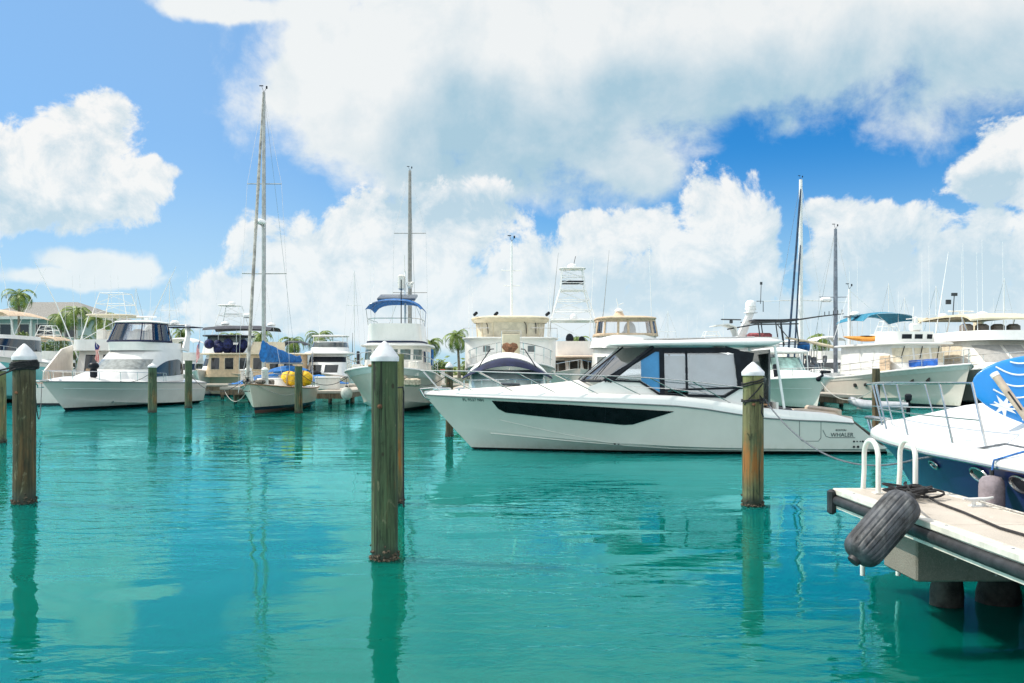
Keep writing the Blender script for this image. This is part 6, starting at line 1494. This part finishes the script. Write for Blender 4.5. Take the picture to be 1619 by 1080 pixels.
far_yacht('far white motor yacht seen between the peach canopy and the dark-piped tower', 1090, 90, .9)
far_yacht('far motor yacht directly behind the white wing top of the dark-piped boat', 1150, 80, 1.0, white_c, 1.2)
far_yacht('far motor yacht filling the gap left of the kayak trawler', 1345, 84, 1.1)
far_yacht('far motor yacht between the cream-topped trawler and the tuna tower', 872, 86, 1.0)
far_yacht('far white yacht at the extreme right edge behind the hardtop yacht', 1610, 80, 1.2)
far_yacht('far yacht with teal bimini behind the striped flag of the sport-fisher', 130, 82, 1.0, teal, 1.4)
rn = random.Random(11)
def far_sail(label, px, D, py, sp, r=.09):
    t = boat('far_sailing_boat', label, 'sailing boat', X(px, D), D - 4, 0, 'far sailing boats of which little but masts shows')
    K = Hull(10, 3.2, z=(1.5, 1.2, 1.1), chine=(.2, .4)); K.hull(hb_, t); K.deck(gel, t); mast(t, 0, 4, 1.3, Z(py, D), r, whitep, [(Z(lerp(py, 585, .35), D), sp)], aft=(0, 9.8, 1.2), wr=.012, top=False); return t
far_sail('thin far mast left of the striped flag on the tan trawler', 268, 96, 440, 1.0, .05)
far_sail('thin far mast between the blue-bimini trawler and the visored cruiser', 560, 96, 428, .9, .05)
far_sail('thin far mast right of the peach canopy', 1056, 96, 492, .9, .05)
far_sail('thin far mast left of the furthest right yacht', 1480, 92, 452, 1.0, .06)

far_sail('slender far mast left of the kayak trawler\'s own mast', 1405, 94, 448, .9, .05)
far_sail('slender far mast above the teal bimini', 1430, 96, 470, .8, .05)
far_sail('slender far mast above the furthest right hardtop', 1588, 94, 440, .9, .05)
far_sail('slender far mast between the tan trawler and the left cruiser', 215, 98, 455, .8, .05)
# ------------------------------------------------------------------ palms, hedges and the house on the shore
leafm, t_ = pbsdf('palm_leaf')
o_ = t_.add('ShaderNodeTexCoord').outputs['Object']; c_ = t_.mix(t_.ss(t_.noise(o_, 1.7, 4, .6), .3, .7), (.075, .155, .022), (.26, .33, .05)); t_.link(c_, t_.b.inputs['Base Color']); t_.b.inputs['Roughness'].default_value = .5
bushm, t_ = pbsdf('hedge_leaf')
o_ = t_.add('ShaderNodeTexCoord').outputs['Object']; c_ = t_.mix(t_.ss(t_.noise(o_, 1.1, 4, .6), .3, .7), (.045, .10, .02), (.20, .26, .045)); t_.link(c_, t_.b.inputs['Base Color']); t_.b.inputs['Roughness'].default_value = .6
barkm = mat('palm_bark', (.24, .20, .15), .9, var=.3, scale=8, bump=.02, bscale=10)
def frond_crown(b, top, rn, n=24, L=2.5):
    for i in range(n):
        a = 2 * PI * i / n * 2.4 + rn.uniform(-.25, .25); el = rn.uniform(-.5, 1.25); l = L * rn.uniform(.8, 1.1); d = Vector((math.cos(a), math.sin(a), 0)); p = Vector(top); pts = [p.copy()]; e = el
        for k in range(9):
            e -= .17 + .05 * k * .5; st = l / 9; p = p + (d * math.cos(e) + Vector((0, 0, math.sin(e)))) * st; pts.append(p.copy())
        b.tube(pts, [.03 * (1 - k / 10) + .006 for k in range(10)], 4, cap=False)
        side = Vector((-d.y, d.x, 0))
        for k in range(1, 10):
            for m_ in (0, .5):
                if k == 9 and m_: continue
                q = pts[k].lerp(pts[min(k + 1, 9)], m_); f = (pts[min(k + 1, 9)] - pts[k - 1]).normalized(); ll = .62 * math.sin(PI * min(.95, (k + m_) / 10 + .08)) ** .6 * L / 2.5
                for sg in (-1, 1):
                    tip = q + (side * sg * .8 + f * .55 + Vector((0, 0, -.35 - rn.uniform(0, .25)))) * ll
                    w_ = f * .055; b.add([q - w_, q + w_, tip], [(0, 1, 2)])
PC = 0
def palm(label, px, D, pytop, L=2.5, group='coconut palms on the shore', z0=1.2, seed=0):
    rn = random.Random(seed + int(px)); zt = Z(pytop, D) - L * .42; t = thing('palm_tree', label, 'palm tree', (X(px, D), D, z0), group=group)
    h = zt - z0; lx, ly = rn.uniform(-.6, .6), rn.uniform(-.4, .4); P = [Vector((lx * (k / 8) ** 2, ly * (k / 8) ** 2, h * k / 8)) for k in range(9)]
    b = MB(); b.tube(P, [.20 - .10 * (k / 8) + (.06 if k == 0 else 0) for k in range(9)], 10); b.build('trunk', barkm, t)
    b = MB(); frond_crown(b, P[-1], rn, 26, L); b.build('crown', leafm, t, smooth=False, recalc=False)
    b = MB()
    for k in range(5): b.ball(P[-1] + Vector((.22 * math.cos(k * 1.3), .22 * math.sin(k * 1.3), -.2)), (.13, .13, .16), 8, 6)
    b.build('coconuts', mat('coconut', (.20, .22, .06), .6), t); return t
palm('tall palm in front of the grey-roofed house at the far left', 30, 100, 452, 2.5)
palm('palm right of the house gable, left of the flybridge cruiser\'s bridge', 118, 100, 478, 2.6)
palm('leaning palm just beside the flybridge cruiser\'s enclosure', 152, 98, 490, 2.8)
palm('second palm before the house wall, half covering it', 96, 103, 486, 2.5)
palm('palm showing above the stern of the flybridge cruiser', 287, 112, 516, 2.0)
palm('palm behind the tan trawler\'s dark awning', 362, 110, 522, 2.2)
palm('palm crown between the trawler\'s awning and the sloop\'s mast', 408, 112, 518, 2.2)
palm('palm left of the black-visored cruiser', 455, 104, 527, 2.3)
palm('windblown palm behind the black-visored cruiser', 512, 106, 515, 2.8)
palm('palm with yellow-green crown right of the grey mast', 677, 100, 529, 2.4)
palm('full round palm left of the cream-topped trawler', 726, 102, 516, 2.6)
palm('palm seen through the tuna tower', 912, 104, 528, 2.2)
palm('palm far behind between the two right-hand masts', 1300, 106, 522, 2.4)
palm('short palm behind the white wing top of the dark-piped boat', 1132, 112, 541, 1.8)
def bush(label, px, D, pyt, wpx, seed=0, z0=1.2, group='shrubs along the shore'):
    rn = random.Random(seed + int(px)); w_ = wpx * D / FPX / 2; h = Z(pyt, D) - z0; t = thing('shrub', label, 'shrub', (X(px, D), D, z0), group=group)
    b = MB(); cl = [(rn.uniform(-.75, .75) * w_, rn.uniform(-1.2, 1.2), rn.uniform(.25, .75) * h, rn.uniform(.28, .45) * min(h, w_ * 1.4)) for _ in range(max(6, int(w_ * 2.2)))]
    for cx, cy, cz_, cr_ in cl:
        for _ in range(230):
            v = Vector((rn.gauss(0, 1), rn.gauss(0, 1), rn.gauss(0, 1))).normalized() * cr_ * rn.uniform(.55, 1.1); p = Vector((cx, cy, cz_)) + v
            if p.z < 0: continue
            a = Vector((rn.uniform(-1, 1), rn.uniform(-1, 1), rn.uniform(-.6, .6))).normalized() * .17; c = a.orthogonal().normalized() * .07
            b.add([p - a, p + c, p + a, p - c], [(0, 1, 2, 3)])
    b.build('foliage', bushm, t, smooth=False, recalc=False)
    b = MB()
    for cx, cy, cz_, cr_ in cl[:6]: b.tube([(cx * .3, cy * .5, 0), (cx, cy, cz_)], [.07, .02], 5)
    b.build('stems', barkm, t); return t
for i, (px, D, pyt, wp, lab) in enumerate(((690, 97, 568, 46, 'low sunlit shrub between the grey mast and the dark capped piling'), (648, 99, 572, 40, 'shrub right behind the blue-bimini trawler\'s right side'), (535, 99, 560, 26, 'bright rounded shrub left of the blue-bimini trawler'),
        (740, 99, 574, 40, 'low shrub under the full round palm'), (575, 102, 574, 60, 'shrub behind the blue-bimini trawler'), (455, 102, 565, 60, 'shrub behind the yellow bags'), (350, 102, 560, 90, 'dense shrub behind the tan trawler'), (230, 102, 560, 90, 'shrub behind the left cruiser'),
        (165, 99, 520, 46, 'tall dark shrub below the palm beside the cruiser\'s enclosure'), (120, 99, 510, 56, 'tall dark shrub under the house gable'), (60, 99, 512, 60, 'dark shrub under the house windows'), (12, 99, 505, 50, 'dark shrub at the left edge before the house'), (910, 102, 565, 80, 'shrub behind the tuna-tower boat'),
        (820, 102, 570, 90, 'shrub behind the cream-topped trawler'), (1010, 102, 570, 100, 'shrub behind the peach canopy boat'), (1120, 104, 566, 90, 'shrub behind the long cruiser\'s hardtop'), (1230, 104, 564, 90, 'shrub behind the dark-piped tower'), (1330, 104, 562, 90, 'shrub behind the grey mast\'s foot'), (1440, 104, 562, 100, 'shrub behind the kayak trawler'), (1560, 104, 562, 110, 'shrub behind the furthest right yacht'))):
    bush(lab, px, D, pyt, wp, i)
# a distant low tree line closes the land
b = MB(); rn = random.Random(77)
for i in range(420):
    x = -260 + 520 * (i + rn.random()) / 420; y = rn.uniform(150, 175); r = rn.uniform(1.2, 2.6); z = 1.2 + rn.uniform(.2, 1.1)
    for _ in range(34):
        v = Vector((rn.gauss(0, 1), rn.gauss(0, .6), rn.gauss(0, .7))).normalized() * r * rn.uniform(.6, 1.1); p = Vector((x, y, z)) + v
        a = Vector((rn.uniform(-1, 1), rn.uniform(-1, 1), rn.uniform(-.6, .6))).normalized() * .6; c = a.orthogonal().normalized() * .3; b.add([p - a, p + c, p + a, p - c], [(0, 1, 2, 3)])
tag(b.build('distant_scrub', bushm, smooth=False, recalc=False), 'low far-off scrub closing the land behind the marina', 'scrub', kind='stuff')
# house
hs = thing('shore_house', 'two-storey pale house with a wide grey hip roof behind palms at the far left', 'house', (-64.5, 118, 1.2))
wallm = mat('pale_green_wall', (.42, .50, .47), .8, var=.06); rf = mat('grey_shingles', (.26, .25, .23), .9, var=.25, scale=9, bump=.03, bscale=8)
b = MB(); b.box((0, 4, 4.1), (14, 9, 8.2)); b.build('wall', wallm, hs, smooth=False)
b = MB(); E = 8.2; b.add([(-9.2, -1.8, E), (8.6, -1.8, E), (8.6, 9.8, E), (-9.2, 9.8, E), (-4.0, 4, E + 2.5), (2.4, 4, E + 2.5), (-9.2, -1.8, E - .25), (8.6, -1.8, E - .25), (8.6, 9.8, E - .25), (-9.2, 9.8, E - .25)], [(0, 1, 5, 4), (1, 2, 5), (2, 3, 4, 5), (3, 0, 4), (6, 7, 1, 0), (7, 8, 2, 1), (8, 9, 3, 2), (9, 6, 0, 3), (9, 8, 7, 6)]); b.build('roof', rf, hs, smooth=False)
b = MB(); b.box((-.3, -1.84, E - .12), (17.9, .08, .34)); b.box((8.66, 4, E - .12), (.08, 11.7, .34)); b.build('fascia', gelw, hs, smooth=False)
for x, w_ in ((-5.2, 1.6), (-2.6, 1.4), (.2, 2.6), (3.6, 1.6)):
    b = MB(); b.box((x, -.53, 6.4), (w_, .06, 1.8)); wo_ = b.build('window', dglass, hs, smooth=False); b = MB()
    for sx in (-1, 1): b.box((x + sx * w_ / 2, -.56, 6.4), (.12, .1, 2.0))
    for sz in (-1, 1): b.box((x, -.57, 6.4 + sz * .95), (w_ + .2, .1, .12))
    b.build('frame', gelw, wo_, smooth=False)
b = MB()
for x in (-6.6, -3.8, -1.2, 1.9, 5.0): b.box((x, -1.4, 6.5), (.22, .22, 3.2))
b.box((-.8, -1.4, 5.0), (12, .12, .12)); b.box((-.8, -.95, 4.1), (12.4, 1.0, .16)); b.build('balcony', gelw, hs, smooth=False)
# lamp post and pedestals on the walkway
for i, px in enumerate((384, 700, 770, 1345)):
    D = 67.5; t = thing('power_pedestal', ('white power pedestal behind the sloop\'s bow', 'white pedestal with a red top beyond the trawler\'s right bow', 'white power pedestal behind the navy-visored cruiser', 'white power pedestal left of the kayak trawler')[i], 'power pedestal', (X(px, D), D, 1.1), group='power pedestals on the walkway')
    b = MB(); b.box((0, 0, .5), (.3, .3, 1.0), bev=.03); b.build('post', gelw, t); b = MB(); b.box((0, 0, 1.08), (.4, .4, .14), bev=.03); b.build('cap', mat('red_plastic', (.4, .05, .03), .5) if i == 1 else gel, t)
